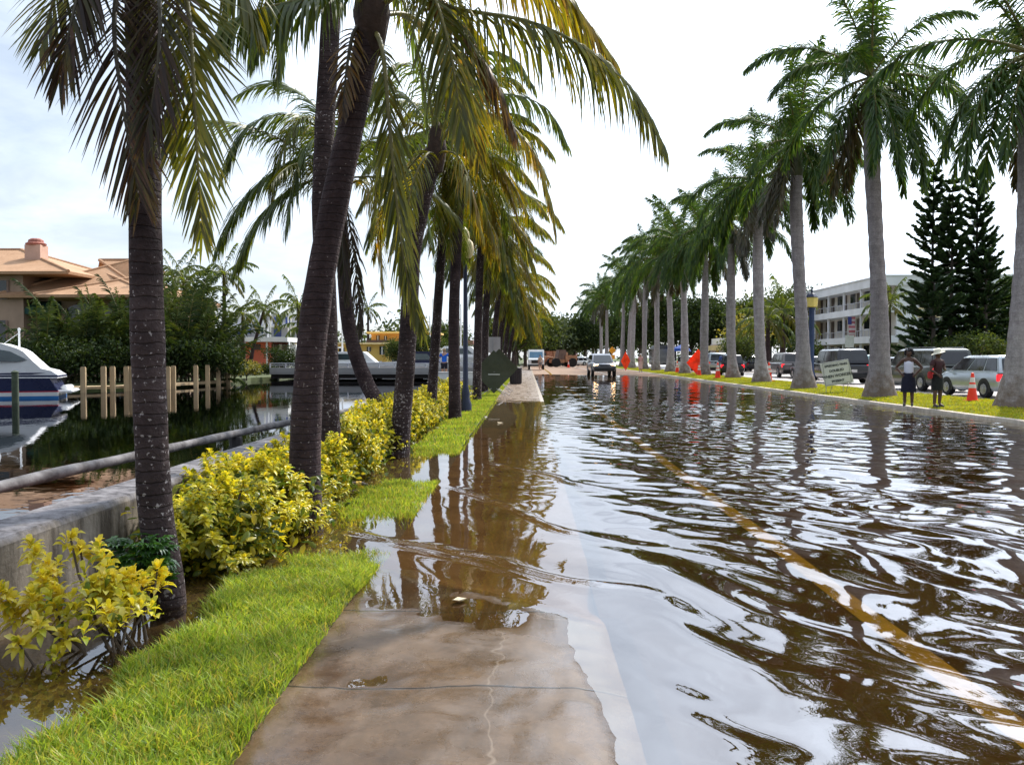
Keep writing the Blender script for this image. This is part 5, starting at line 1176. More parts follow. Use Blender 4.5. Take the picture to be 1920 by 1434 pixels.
# ------------------------------------------------------------------ tall conifers
LPN = leaf("pine_needle", [(.022, .050, .020), (.034, .070, .028), (.048, .086, .030), (.025, .053, .018)], .25, .03, .5)
def norfolk(label, u, vt, d, spread, seed, low=.08):
    top = at(u, vt, d); h = top.z - .15; o = thing("norfolk_pine", label, "tree", (top.x, d, .15), 0, "tiered pines by the apartment block"); rg = np.random.default_rng(seed)
    mb = MB(); mb.tube([(0, 0, -.2), (0, 0, h * .5), (0, 0, h)], [.2, .10, .015], 9)
    P = []; D = []; U = []; br = mb; z = h * low; k_ = 0
    while z < h - .15:
        t = z / h; L = spread * (1 - t) ** .75 * (.75 + .25 * math.sin(k_ * 1.9 + seed)) + .22
        nb = 6 if t < .85 else 5
        for j in range(nb):
            az = j * 2 * PI / nb + k_ * .5 + rg.uniform(-.18, .18); l = L * rg.uniform(.72, 1.12); el0 = rad(rg.uniform(4, 16)) if t < .55 else rad(rg.uniform(18, 34))
            ca, sa = math.cos(az), math.sin(az); pts = []
            for q in range(7):
                s = q / 6; pts.append(np.array([ca * l * s * math.cos(el0), sa * l * s * math.cos(el0), z + l * s * math.sin(el0) * (.4 + .6 * s) - .05 * l * math.sin(s * PI)]))
            br.tube([tuple(p) for p in pts[::2]], [.035, .025, .018, .01], 5)
            m_ = int(46 + l * 85); s_ = rg.uniform(.12, 1, m_) ** .8; idx = np.clip((s_ * 6).astype(int), 0, 5); fr = (s_ * 6 - idx)[:, None]; pa = np.array(pts)
            c = pa[idx] * (1 - fr) + pa[idx + 1] * fr; side = np.array([-sa, ca, 0]); dirv = nrmz(pa[idx + 1] - pa[idx])
            sg = rg.choice([-1, 1], m_)[:, None]; dd = nrmz(dirv * .9 + side * sg * rg.uniform(.1, 1.0, (m_, 1)) + np.array([0, 0, 1]) * rg.uniform(-.25, .6, (m_, 1)))
            P.append(c); D.append(dd); U.append(np.tile([0, 0, 1.], (m_, 1)) + rg.normal(0, .4, (m_, 3)))
        z += (.62 if t < .5 else .5) * rg.uniform(.85, 1.15); k_ += 1
    P, D, U = map(np.vstack, (P, D, U)); k = len(P); V, F3 = leaf_set(P, D, U, .36 * rg.uniform(.6, 1.2, k), np.full(k, .13), rg, .05)
    link("foliage", mesh_np("foliage", V, [F3], LPN), o); mb.build("trunk", BARK, o)
norfolk("tall tiered pine, left one of the three beside the apartments", 1751, 300, 58, 3.2, 1)
norfolk("shorter tiered pine in the middle of the three beside the apartments", 1787, 338, 56, 3.0, 2)
norfolk("tallest tiered pine with a bare gap below its tip, right one of the three", 1834, 306, 57, 3.1, 3)
norfolk("low broad pine with long side branches in front of the apartment's end wall", 1752, 505, 54, 4.2, 4, .12)
norfolk("low broad pine at the right of the pine group, behind the grey hatchback", 1850, 470, 55, 4.2, 6, .12)
tree('low', "light green bushy tree behind the grey hatchback", 1830, 49, .15, .62); tree('dark', "dark tree behind the right end of the pine group", 1890, 60, .15, .75); tree('low', "broad dark green tree low behind the black estate car", 1770, 52, .15, .55)
far_palm("small leafy palm in front of the apartment's end wall", 1668, 570, 70, 1.1, .15); far_palm("palm with yellowing fronds left of the apartment block", 1468, 585, 82, 1.7, .15); far_palm("smaller palm beside the navy lamp post at the apartment's left end", 1440, 600, 80, 1.5, .15)

# far trees
for u, d, kd, s, lab in ((1172, 170, 'dark', 1.1, "dark tree behind the small orange sign"), (1200, 150, 'dark', 1.1, "dark tree behind the twelfth royal palm"), (1232, 135, 'dark', 1.2, "large dark tree behind the black trailer"), (1262, 128, 'dark', 1.15, "dark tree above the black trailer, right of it"),
        (1295, 122, 'dark', 1.0, "dark tree behind the large orange sign"), (1332, 118, 'dark', 1.05, "dark tree behind the silver van"), (1362, 126, 'dark', 1.1, "dark tree left of the yellow tree"), (1400, 96, 'yellow', 1.25, "bright yellow green tree between two royal palms behind the pickup"), (1405, 118, 'mid', 1.15, "green tree behind the yellow tree"), (1442, 112, 'mid', 1.25, "round green tree left of the apartment block"), (1480, 116, 'dark', 1.15, "dark tree at the left end of the apartment block"),
        (1382, 90, 'low', .8, "dark hedge-like tree behind the black car with red lights"), (1500, 88, 'bush', 1.3, "dark bush at the foot of the apartment's left end")):
    tree(kd, lab, u, d, .2, s, "broad trees behind the royal palms")
for u, d, kd, s, lab in ((948, 128, 'mid', 1.0, "yellowish tree behind the grey rectangular sign"), (966, 120, 'mid', .95, "leaning green tree above the white van's left"), (985, 140, 'mid', 1.1, "green tree behind the white van"), (1004, 150, 'mid', 1.15, "green tree above the white van's right side"), (1022, 165, 'far', 1.0, "pale green tree in front of the pink hotel's left end"), (1040, 180, 'far', 1.0, "pale tree in front of the pink hotel"), (1058, 175, 'far', .95, "pale tree in front of the pink hotel's right end"), (1078, 185, 'far', 1.05, "hazy tree right of the pink hotel"), (1096, 170, 'dark', 1.0, "dark tree behind the farthest royal palm"),
        (1118, 200, 'dark', 1.2, "dark tree far behind the oncoming truck, left side"), (1145, 200, 'dark', 1.3, "dark tree far behind the oncoming truck, right side"), (1066, 220, 'far', 1.1, "most distant hazy tree at the end of the road"), (1000, 200, 'far', 1.2, "hazy tree far behind the van"), (970, 170, 'mid', 1.2, "green tree between the litter bin and the van")):
    tree(kd, lab, u, d, .2, s, "broad trees at the end of the road")
tw = MB(); 
V, F3 = crown_cards([(x, 330 + 25 * math.sin(x * .05), 6, 22, 14, 6 + 3 * math.sin(x * .13)) for x in range(-520, 760, 24)], 26000, 2.0, 99)
tag(link("far_woods", mesh_np("far_woods", V, [F3], LT4)), "hazy belt of trees closing the horizon", "woods", kind='stuff')

# ------------------------------------------------------------------ lamps, signs, cones
LAMPB = plain("lamp_navy", (.012, .018, .05), .4, .2, 3); GLOBE = plain("lamp_globe", (.80, .66, .38), .4, .08, 3); YGL = plain("lamp_yellow", (.72, .56, .16), .4, .1, 3)
p = gp(873, 776, -.02); zt = at(873, 428, p.y).z
o = thing("street_lamp", "navy street lamp with two cream globes on the left verge among the coconut palms", "street lamp", (p.x, p.y, 0))
mb = MB(); mb.lathe([(.16, -.1), (.17, .25), (.11, .4), (.12, .55), (.075, .75), (.06, zt * .6), (.05, zt - .62), (.09, zt - .55)], n=14); mb.tube([(-.12, 0, zt - .6), (-.02, 0, zt - .66), (.16, -.04, zt - .78)], .03, 6); mb.build("post", LAMPB, o, smooth=True)
for dx, dz in ((-.03, 0), (.085, -.33)):
    mb = MB(); mb.lathe([(.07, -.5), (.12, -.42), (.155, -.25), (.13, -.08), (.06, .0), (.01, .04)], (dx, -.05 if dx > 0 else 0, zt + dz), 16); mb.build("globe", GLOBE, o, smooth=True)
p = at(1521, HOR, 47); zt = at(1521, 556, 47).z
o = thing("street_lamp", "navy street lamp with a yellow lantern beside the dark saloon, in front of the apartments", "street lamp", (p.x, 47, .16))
mb = MB(); mb.lathe([(.2, -.1), (.2, .5), (.15, .7), (.14, zt - .9), (.2, zt - .75)], n=14); mb.build("post", plain("lamp_blue", (.02, .04, .11), .4, .2, 3), o, smooth=True)
mb = MB(); mb.lathe([(.12, zt - .75), (.3, zt - .7), (.34, zt - .25), (.28, zt - .2)], n=8); mb.build("lantern", YGL, o); mb = MB(); mb.lathe([(.36, zt - .2), (.2, zt - .02), (.06, zt + .02), (.04, zt + .25), (.01, zt + .3)], n=8); mb.build("cap", LAMPB, o)
ORG = leaf("sign_orange", [(.90, .09, .02), (.90, .09, .02)], .35, .02, .5, 1.1); SGN = plain("sign_back", (.36, .33, .33), .5, .12, 3, metal=.2); STL = plain("galvanised", (.32, .31, .32), .45, .15, 5, metal=.3); DKS = plain("sign_dark_back", (.050, .056, .030), .7, .15, 3); SHEET = plain("sign_sheet", (.62, .62, .57), .6, .08, 2); INK = plain("sign_ink", (.05, .06, .06), .7, .1, 2)
def diamond(name, label, u, v, d, size, yaw, mt, zc=None, group=None, backstrip=False):
    c = at(u, v, d); gz = float(h_med(np.array(c.x), np.array(d))) if c.x > 11 else (float(h_verge(np.array(c.x), np.array(d))) if c.x < SW_L else float(h_walk(np.array(c.x), np.array(d))))
    o = thing("road_work_sign", label, "sign", (c.x, d, gz), yaw, group); h = c.z - gz
    mb = MB(); r = size / math.sqrt(2); P2 = [(0, h - r), (r, h), (0, h + r), (-r, h)]; n_ = 10
    # cloth panel with a slight belly
    V = []; Fs = []
    for i in range(n_ + 1):
        for j in range(n_ + 1):
            a, b = i / n_, j / n_; x = (a - b) * r; z = h - r + (a + b) * r
            V.append((x, .05 * math.sin(a * PI) * math.sin(b * PI) + .012 * math.sin(a * 9 + b * 7), z))
    V2 = [(x, y - .012, z) for x, y, z in V]; m_ = n_ + 1
    for i in range(n_):
        for j in range(n_): q = i * m_ + j; Fs += [(q, q + 1, q + m_ + 1, q + m_), (m_ * m_ + q, m_ * m_ + q + m_, m_ * m_ + q + m_ + 1, m_ * m_ + q + 1)]
    mb.add(V + V2, Fs); mb.build("panel", mt, o, smooth=True)
    mb = MB(); mb.tube([(0, .07, h + r * .95), (0, .07, max(.1, h - r * 1.15))], .018, 6); mb.tube([(-r * .93, .06, h), (r * .93, .06, h)], .014, 6); mb.build("frame", STL, o)
    for sx_, sy_ in ((-.55, -.3), (.55, -.3), (-.5, .5), (.5, .5)):
        mb = MB(); mb.tube([(0, .07, h - r * .7), (sx_, .07 + sy_, 0)], .016, 6); mb.build("leg", STL, o)
    if backstrip: mb = MB(); mb.bbox((-.22, -.035, h - .12), (.25, -.02, h - .085)); mb.build("strap", SHEET, o)
    return o
diamond("road_work_sign", "dark diamond road sign seen from behind at the edge of the walk, front one", 926, 697, 34.5, 1.2, -.25, DKS, backstrip=True)
diamond("road_work_sign", "second dark diamond road sign standing just behind the front one", 936, 690, 38.5, 1.2, -.2, DKS)
diamond("road_work_sign", "large orange diamond work sign beside a royal palm on the median", 1309, 680, 71, 1.55, -.75, ORG)
diamond("road_work_sign", "small distant orange diamond work sign turned edgewise on the median", 1173, 677, 97, 1.5, .95, ORG)
c = at(1148, 667, 100); o = thing("warning_sign", "yellow diamond warning sign with a plaque on a post right of the oncoming truck", "sign", (c.x, 100, .15)); YS = plain("sign_yellow", (.75, .33, .02), .5, .08, 3)
mb = MB(); mb.prism([(0, 1.75), (.42, 2.2), (0, 2.65), (-.42, 2.2)], 'y', -.02, .02); mb.build("panel", YS, o); mb = MB(); mb.bbox((-.3, -.02, 1.2), (.3, .02, 1.68)); mb.build("plaque", YS, o); mb = MB(); mb.bbox((-.04, .021, 0), (.04, .08, 2.5)); mb.build("post", STL, o)
c = at(925, 646, 42); o = thing("street_sign", "grey rectangular sign seen from behind on a post, above the dark diamond signs", "sign", (c.x, 42, .03)); zc = c.z - .03
mb = MB(); mb.bbox((-.34, -.01, zc - .38), (.34, .01, zc + .36)); mb.build("panel", SGN, o, bevel=.004); mb = MB(); mb.bbox((-.05, -.05, -.1), (.0, -.012, zc + .34)); mb.build("post", STL, o)
c = at(1593, 640, 72); o = thing("street_sign", "pale square street sign on a post in front of the apartment's lower balcony", "sign", (c.x, 72, .15)); zc = c.z - .15
mb = MB(); mb.bbox((-.36, -.012, zc - .5), (.36, .012, zc + .5)); mb.build("panel", plain("sign_pale", (.40, .44, .42), .6, .12, 4), o); mb = MB(); mb.bbox((-.04, .013, -.1), (.04, .07, zc + .4)); mb.build("post", STL, o)
# leaning white notice on wire legs
c0 = gp(1573, 738, .14); d = 36.0; c = at(1569, 699, d); o = thing("work_zone_sign", "white sign on short legs reading speeding fines doubled when workers present, tilted on the median", "sign", (c.x, d, .14), .04)
zc = c.z - .14; wv_, hv_ = 1.18, .96; Rm = Matrix.Rotation(rad(-9), 3, 'Y')
mb = MB(); mb.box((0, 0, zc), (wv_, .03, hv_), M=Rm @ Matrix(((1, 0, -.10), (0, 1, 0), (0, 0, 1)))); mb.build("panel", SHEET, o, bevel=.006)
mb = MB()
for a, b in (((-.56, -.47), (.56, -.47)), ((.56, -.47), (.56, .47)), ((.56, .47), (-.56, .47)), ((-.56, .47), (-.56, -.47))):
    q = [Rm @ Vector((a[0] * .95, -.018, a[1] * .94)), Rm @ Vector((b[0] * .95, -.018, b[1] * .94))]; mb.tube([p_ + Vector((0, 0, zc)) for p_ in q], .006, 5)
mb.build("border", INK, o)
for i, (txt, s) in enumerate((("SPEEDING FINES", .105), ("DOUBLED", .105), ("WHEN WORKERS", .125), ("PRESENT", .105))):
    cu = bpy.data.curves.new("lettering", 'FONT'); cu.body = txt; cu.size = s * 1.25; cu.align_x = 'CENTER'; cu.align_y = 'CENTER'; cu.extrude = .002; cu.offset = .005
    me_o = bpy.data.objects.new("tmp_text", cu); COL.objects.link(me_o); bpy.context.view_layer.update()
    me = bpy.data.meshes.new_from_object(me_o.evaluated_get(bpy.context.evaluated_depsgraph_get())); me.name = "lettering"; bpy.data.objects.remove(me_o)
    me.materials.clear(); me.materials.append(INK)
    q = Rm @ Vector((0, -.022, .32 - i * .215)); t_ = link("lettering", me, o, (q.x, q.y, q.z + zc)); t_.matrix_local = Matrix.Translation((q.x, -.022, q.z + zc)) @ Rm.to_4x4() @ Matrix.Rotation(PI / 2, 4, 'X')
for x in (-.42, -.15, .28, .5):
    mb = MB(); mb.tube([(x, .03, zc - .42), (x, .03 + (.25 if x in (-.15, .5) else 0), -.04)], .014, 6); mb.build("leg", STL, o)
# traffic cones
CON = plain("cone_orange", (.90, .045, .01), .55, .06, 3); CWH = plain("cone_white", (.72, .66, .62), .5, .08, 3); CBL = plain("cone_base", (.75, .05, .015), .7, .2, 3)
def cone(label, u, v, d=None, h=.95, z=.14, stripes=True):
    p = gp(u, v, z) if d is None else Vector((at(u, HOR, d).x, d, z)); o = thing("traffic_cone", label, "traffic cone", (p.x, p.y, z - .01), .3, "orange traffic cones"); s = h / .95
    R = lambda zz: .165 - .125 * zz / .92
    mb = MB(); mb.bbox((-.21 * s, -.21 * s, 0), (.21 * s, .21 * s, .045 * s)); mb.build("base", CBL, o, bevel=.01)
    mb = MB(); mb.lathe([(R(0) * s, .045 * s), (R(.92) * s, .92 * s), (.02, .93 * s)], n=18); mb.build("body", CON, o, smooth=True)
    for z0, z1 in ((.44, .56), (.62, .78)) if stripes else ():
        mb = MB(); mb.lathe([((R(z0) + .004) * s, z0 * s), ((R(z1) + .004) * s, z1 * s)], n=18); mb.build("stripe", CWH, o, smooth=True)
cone("orange cone with two white bands, left of the nearest royal palm", 1824, 757, 28.5)
cone("orange cone half hidden behind the fourth royal palm beside the brown pickup", 1442, 716, 52.5, 1.15)
cone("faded orange cone behind the small black car's left side", 1346, 706, 60, 1.1); cone("distant red-orange cone at the foot of the large orange sign", 1311, 703, 68, 1.0); cone("small distant orange cone behind a royal palm, left of the large orange sign", 1270, 698, 80, 1.1)
cone("tiny orange cone on the bare road far away, beside the tan loader", 1066, 688, 122, 1.0)
# dark litter bin at the far end of the walk
p = gp(967, 717, .02); o = thing("litter_bin", "dark round litter bin standing in the shallow water at the far end of the sidewalk", "bin", (at(967, HOR, 50).x, 50, 0)); mb = MB(); mb.lathe([(.30, -.05), (.30, .05), (.33, .08), (.33, .85), (.36, .88), (.36, .96), (.30, 1.0), (.1, 1.02)], n=18); mb.build("body", plain("bin_dark", (.02, .014, .016), .6, .2, 4), o, smooth=True)
mb = MB()
for k_ in range(18): a = k_ * 2 * PI / 18; mb.box((.335 * math.cos(a), .335 * math.sin(a), .46), (.02, .03, .72), a)
mb.build("slats", plain("bin_slat", (.03, .02, .022), .6, .2, 4), o)
# floating scraps
o = thing("plastic_bottle", "brown floating bottle with a yellow label in the flooded bed beside the ringed palm", "bottle", gp(671, 911, .0), .1); Rx = Matrix.Rotation(PI / 2, 3, 'Y')
mb = MB(); mb.lathe([(.03, -.11), (.042, -.10), (.042, .05), (.02, .09), (.016, .12)], (0, 0, .015), 12, 0, Rx); mb.build("body", plain("bottle_brown", (.05, .03, .012), .2, .2, 4), o, smooth=True); mb = MB(); mb.lathe([(.0435, -.02), (.0435, .045)], (0, 0, .015), 12, 0, Rx); mb.build("label_band", plain("label_yellow", (.6, .38, .05), .5, .1, 4), o, smooth=True)
def scrap(label, u, v, s, mt, kind="paper_scrap", cat="litter"):
    o = thing(kind, label, cat, gp(u, v, .008), random.uniform(0, 6)); rg = random.Random(int(u)); mb = MB()
    pts = [(math.cos(a) * s * rg.uniform(.6, 1.1), math.sin(a) * s * rg.uniform(.5, .9)) for a in np.linspace(0, 2 * PI, 7, endpoint=False)]
    V = [(x, y, .004 + rg.uniform(0, s * .35)) for x, y in pts]; V2 = [(x, y, z - .004) for x, y, z in V]; n_ = len(V); mb.add(V + V2, [tuple(range(n_)), tuple(range(2 * n_ - 1, n_ - 1, -1))] + [(i, (i + 1) % n_, n_ + (i + 1) % n_, n_ + i) for i in range(n_)]); mb.build("sheet", mt, o)
PAP = plain("wet_paper", (.50, .42, .28), .7, .2, 9)
scrap("crumpled pale paper scrap on the wet sidewalk slab near the water's edge", 861, 1126, .05, PAP); scrap("pale clump of litter floating over the drowned sidewalk, far along", 938, 793, .09, PAP); scrap("small white scrap at the edge of the grass and drowned walk", 911, 782, .05, plain("white_scrap", (.7, .68, .66), .6, .1, 9))
# ------------------------------------------------------------------ vehicles
TYR = plain("tyre_rubber", (.012, .012, .013), .8, .2, 8); RIM = plain("alloy_rim", (.35, .35, .37), .3, .15, 5, metal=.8); CARG = plain("car_glass", (.012, .013, .018), .05, .3, 2, spec=.8); BLKP = plain("black_trim", (.012, .012, .013), .5, .2, 4)
TAIL = plain("tail_lamp", (.6, .012, .02), .25, .1, 6, emit=(1, .02, .03), estr=.9); TAILO = plain("tail_lamp_off", (.25, .012, .018), .25, .1, 6); HEADL = plain("head_lamp_lit", (.9, .8, .6), .2, .05, 6, emit=(1, .62, .28), estr=9); HEADO = plain("head_lamp", (.55, .55, .58), .15, .1, 6, spec=.8); PLATE = plain("number_plate", (.6, .58, .55), .5, .1, 9)
def paint(name, c, metal=.3, rough=.28):
    m = NT(name); v = m.coord(); col = m.ramp(m.noise(v, 1.5, 3), [(.3, mul(c, .9)), (.7, mul(c, 1.1))]); b = m.bsdf(col, rough, .5, metal); b.inputs['Coat Weight'].default_value = .6; b.inputs['Coat Roughness'].default_value = .06; return m.mat
def vehicle(label, cat, loc, rz, pm, L=4.7, Wd=1.85, Hh=1.7, belt=.60, hood=.56, yr=(-.49, -.40), yf=(.30, .13), wheel=.35, brake=True, lit=False, name="parked_car", low=.30, two=None, rails=False, group="cars queuing beyond the median", wheels_y=(-.30, .31), bed=None, tilt=.75):
    o = thing(name, label, cat, loc, rz, group); w = Wd / 2; zb = belt * Hh; zh = hood * Hh; mb = MB(); S = []
    st = [(-.5, low + .12, zb * .86, .90), (-.485, low, zb * .93, .96), (-.46, low - .04, zb, 1), (-.30, low - .06, zb + .015, 1.0), (0, low - .06, zb + .01, 1.0), (yf[0], low - .06, zb, 1.0), (yf[0] + .05, low - .05, zh + .04, .99), (.42, low - .04, zh, .97), (.475, low, zh * .93, .93), (.5, low + .08, zh * .80, .86)]
    if bed is not None: st = [(y, a, (zb if y > bed else zb), k) for y, a, zt, k in st]
    n = 8
    for y, a, zt, k in st:
        ww = w * k; S += [(-ww * .90, y * L, a), (-ww * .985, y * L, a + .14), (-ww, y * L, (a + zt) / 2 + .05), (-ww * .965, y * L, zt - .07), (-ww * .88, y * L, zt), (ww * .88, y * L, zt), (ww * .965, y * L, zt - .07), (ww, y * L, (a + zt) / 2 + .05), (ww * .985, y * L, a + .14), (ww * .90, y * L, a)]
    n = 10; Fs = []
    for i in range(len(st) - 1):
        for j in range(n): Fs.append((i * n + j, i * n + (j + 1) % n, (i + 1) * n + (j + 1) % n, (i + 1) * n + j))
    Fs += [tuple(range(n)), tuple(range(len(S) - 1, len(S) - n - 1, -1))]; mb.add(S, Fs)
    # cabin
    zt = Hh; bw, tw = w * .90, w * tilt; y = [yr[0] * L, yr[1] * L, yf[1] * L, yf[0] * L]
    def ring(f, sh=0.):           # f 0 belt .. 1 roof
        z = zb - .01 + (zt - zb + .01) * f; q = bw + (tw - bw) * f; a = y[0] + (y[1] - y[0]) * f; b = y[3] + (y[2] - y[3]) * f; return [(-q, a + sh, z), (q, a + sh, z), (q, b - sh, z), (-q, b - sh, z)]
    R0, R1 = ring(0), ring(.88); a, b = y[1], y[2]; R2 = [(-tw * .86, a + .10, zt), (tw * .86, a + .10, zt), (tw * .86, b - .12, zt), (-tw * .86, b - .12, zt)]
    mb.add(R0 + R1 + R2, [(i, (i + 1) % 4, 4 + (i + 1) % 4, 4 + i) for i in range(4)] + [(4 + i, 4 + (i + 1) % 4, 8 + (i + 1) % 4, 8 + i) for i in range(4)] + [(8, 9, 10, 11)])
    bd = mb.build("body", pm, o, smooth=True, bevel=.02)
    if two is not None:
        m2 = MB(); m2.bbox((-w * .93, -.492 * L, low - .1), (w * .93, .49 * L, low + .1)); m2.build("lower_cladding", two, o, bevel=.03)
    def pane(part, c4, u0, u1, v0, v1, nrm, off=.012):
        A, B, C_, D_ = [Vector(q) for q in c4]; f = lambda u, v: (A * (1 - u) + B * u) * (1 - v) + (D_ * (1 - u) + C_ * u) * v
        m2 = MB(); nn = Vector(nrm).normalized(); m2.slab([f(u0, v0) + nn * .002, f(u1, v0) + nn * .002, f(u1, v1) + nn * .002, f(u0, v1) + nn * .002], nn, off); return m2.build(part, CARG, o)
    for sx_ in (-1, 1):
        i0, i1 = (0, 3) if sx_ < 0 else (1, 2); c4 = (R0[i0], R0[i1], R1[i1], R1[i0]); nrm = (sx_, 0, .35)
        cuts = [(.03, .27), (.30, .60), (.63, .97)] if yr[1] < -.3 and bed is None else [(.05, .47), (.51, .96)]
        for u0, u1 in cuts: pane("side_window", c4, u0, u1, .12, .94, nrm)
        m2 = MB(); m2.box((sx_ * (w + .07), yf[0] * L - .25, zb + .07), (.18, .12, .14)); m2.build("mirror", pm, o, bevel=.03)
        for wy in wheels_y:
            m2 = MB(); M_ = Matrix.Rotation(PI / 2, 3, 'Y'); m2.lathe([(wheel * .6, -.11), (wheel * .95, -.11), (wheel, -.07), (wheel, .07), (wheel * .95, .11), (wheel * .6, .11)], (sx_ * (w - .10), wy * L, wheel), 22, 0, M_); wh = m2.build("wheel", TYR, o, smooth=True)
            m2 = MB(); m2.lathe([(wheel * .62, 0), (wheel * .6, .02), (wheel * .2, .03), (.02, .04)], (sx_ * (w + .005), wy * L, wheel), 16, 0, M_ if sx_ > 0 else Matrix.Rotation(-PI / 2, 3, 'Y')); m2.build("rim", RIM, wh)
            m2 = MB(); Ar = [(wy * L + (wheel + .085) * math.cos(t), wheel + (wheel + .085) * math.sin(t)) for t in np.linspace(-.25, PI + .25, 18)]; m2.prism(Ar, 'x', sx_ * (w - .05), sx_ * (w + .004)); m2.build("wheel_arch", BLKP, o)
        m2 = MB(); m2.box((sx_ * w * .84, -.487 * L, zb * .80), (.24, .10, .26 if bed is None else .34)); m2.build("tail_light", TAIL if brake else TAILO, o, bevel=.02)
        m2 = MB(); m2.box((sx_ * w * .70, .482 * L, zh * .84), (.36, .12, .17)); m2.build("headlight", HEADL if lit else HEADO, o, bevel=.03)
    pane("windscreen", (R0[2], R0[3], R1[3], R1[2]), .06, .94, .08, .93, (0, 1, .5)); pane("rear_window", (R0[0], R0[1], R1[1], R1[0]), .10, .90, .15, .92, (0, -1, .25))
    for nm_, yy_ in (("bumper", -.5), ("bumper", .495)):
        m2 = MB(); m2.box((0, yy_ * L, low + .15), (Wd * .86, .14, .22)); m2.build(nm_, BLKP if two is None else two, o, bevel=.04)
    m2 = MB(); m2.box((0, -.5 * L - .075, low + .42), (.32, .02, .16)); m2.build("number_plate", PLATE, o)
    m2 = MB()
    for q in range(4): m2.box((0, .497 * L, low + .33 + q * .06), (Wd * .42, .04, .03))
    m2.build("grille", BLKP, o)
    if rails:
        m2 = MB()
        for sx_ in (-1, 1): m2.tube([(sx_ * tw * .8, a + .2, zt + .05), (sx_ * tw * .8, b - .25, zt + .05)], .02, 6); m2.box((sx_ * tw * .8, a + .3, zt + .02), (.04, .08, .06)); m2.box((sx_ * tw * .8, b - .4, zt + .02), (.04, .08, .06))
        m2.build("roof_rail", RIM, o)
    return o
def put(u, d, z=.075): r = at(u, HOR, d); return (r.x, r.y, z + max(0, min(d, 140) - 55) * .0012)
SIL = paint("paint_silver", (.40, .44, .47), .5); BLK = paint("paint_black", (.010, .010, .016), .2, .2); DGR = paint("paint_dark_green_grey", (.05, .055, .05), .4, .35); BRN = paint("paint_brown_grey", (.17, .15, .15), .5); WHP = paint("paint_white", (.70, .71, .72), 0); GRY = paint("paint_grey", (.12, .12, .13), .4); BLP = paint("paint_bluegreen", (.35, .55, .55), 0)
vehicle("silver hatchback with a red tail light behind the striped cone, nearest car on the right", "car", put(1852, 33.6), .05, SIL, 4.2, 1.75, 1.55, .60, .56, (-.485, -.42), (.33, .08), .32)
vehicle("large dark green-grey estate car with bright roof bars behind the two women", "car", put(1733, 40.5), .03, DGR, 5.6, 1.95, 1.86, .60, .56, (-.49, -.43), (.30, .14), .37, rails=True, tilt=.80)
vehicle("big black sport utility car partly hidden by the white tilted sign", "car", put(1571, 52), .0, BLK, 5.1, 1.98, 1.95, .60, .56, (-.49, -.43), (.28, .14), .40, rails=True, tilt=.80)
vehicle("brown-grey pickup with one red light showing between two royal palms", "pickup truck", put(1474, 66), -.05, BRN, 5.2, 1.92, 1.80, .60, .58, (-.47, -.42), (.27, .12), .38)
vehicle("small black car with two red tail lights showing left and right of a royal palm", "car", put(1368, 71), -.12, BLK, 4.5, 1.86, 1.66, .58, .54, (-.49, -.40), (.30, .10), .34)
vehicle("silver van with a red tail light beside the large orange sign", "van", put(1341, 80), -.1, SIL, 4.9, 1.9, 1.85, .58, .54, (-.49, -.45), (.36, .2), .36)
vehicle("white car behind the palm with an orange-brown patch, waiting in the queue", "car", put(1288, 92), 0, WHP, 4.7, 1.85, 1.6, .58, .54, wheel=.33)
vehicle("pale car far down the queue beside the large orange sign's left corner", "car", put(1312, 100), 0, SIL, 4.6, 1.85, 1.6, .58, .54, wheel=.33)
vehicle("dark car facing away at the left of the apartments, behind the brown pickup", "car", put(1402, 92), .1, BLK, 4.6, 1.85, 1.55, .58, .54, wheel=.33, brake=False)
vehicle("pale blue-green car seen between the black sport utility car and a royal palm", "car", put(1628, 62), 0, BLP, 4.6, 1.85, 1.65, .58, .54, wheel=.33, brake=False)
vehicle("dark saloon just behind the navy lamp post, in the queue", "car", put(1523, 60.5), 0, GRY, 4.6, 1.8, 1.55, .58, .54, wheel=.33, brake=False)
vehicle("grey car parked behind the estate car, left of the white-vested woman", "car", put(1680, 50), .2, GRY, 4.5, 1.8, 1.5, .58, .54, wheel=.33, brake=False)
vehicle("distant silver car parked at the end of the road, left of the palms", "car", put(1092, 160, .0), 2.6, SIL, 4.6, 1.85, 1.6, .58, .54, wheel=.33, brake=False, group="parked cars far down the road"); vehicle("distant dark-windowed white car parked beside the tan loader", "car", put(1078, 152, .0), 2.2, WHP, 4.6, 1.85, 1.5, .58, .54, wheel=.33, brake=False, group="parked cars far down the road")
t = at(1127, HOR, 74)
vehicle("silver-fronted oncoming truck with both headlights lit, driving out of the flood", "truck", (t.x, t.y, -.03), PI + .03, paint("paint_truck", (.10, .10, .12), .5), 5.2, 1.98, 1.88, .62, .60, (-.48, -.42), (.24, .08), .42, brake=False, lit=True, name="oncoming_truck", low=.48, group=None)
o = [x for x in COL.objects if x.name == "oncoming_truck"][0]
mb = MB(); mb.bbox((-.78, .8, 1.15), (.78, 2.2, 1.185)); mb.build("bonnet_panel", SIL, o, bevel=.02); mb = MB(); mb.bbox((-.6, -1.8, 1.875), (.6, .1, 1.90)); mb.build("roof_panel", WHP, o, bevel=.02)
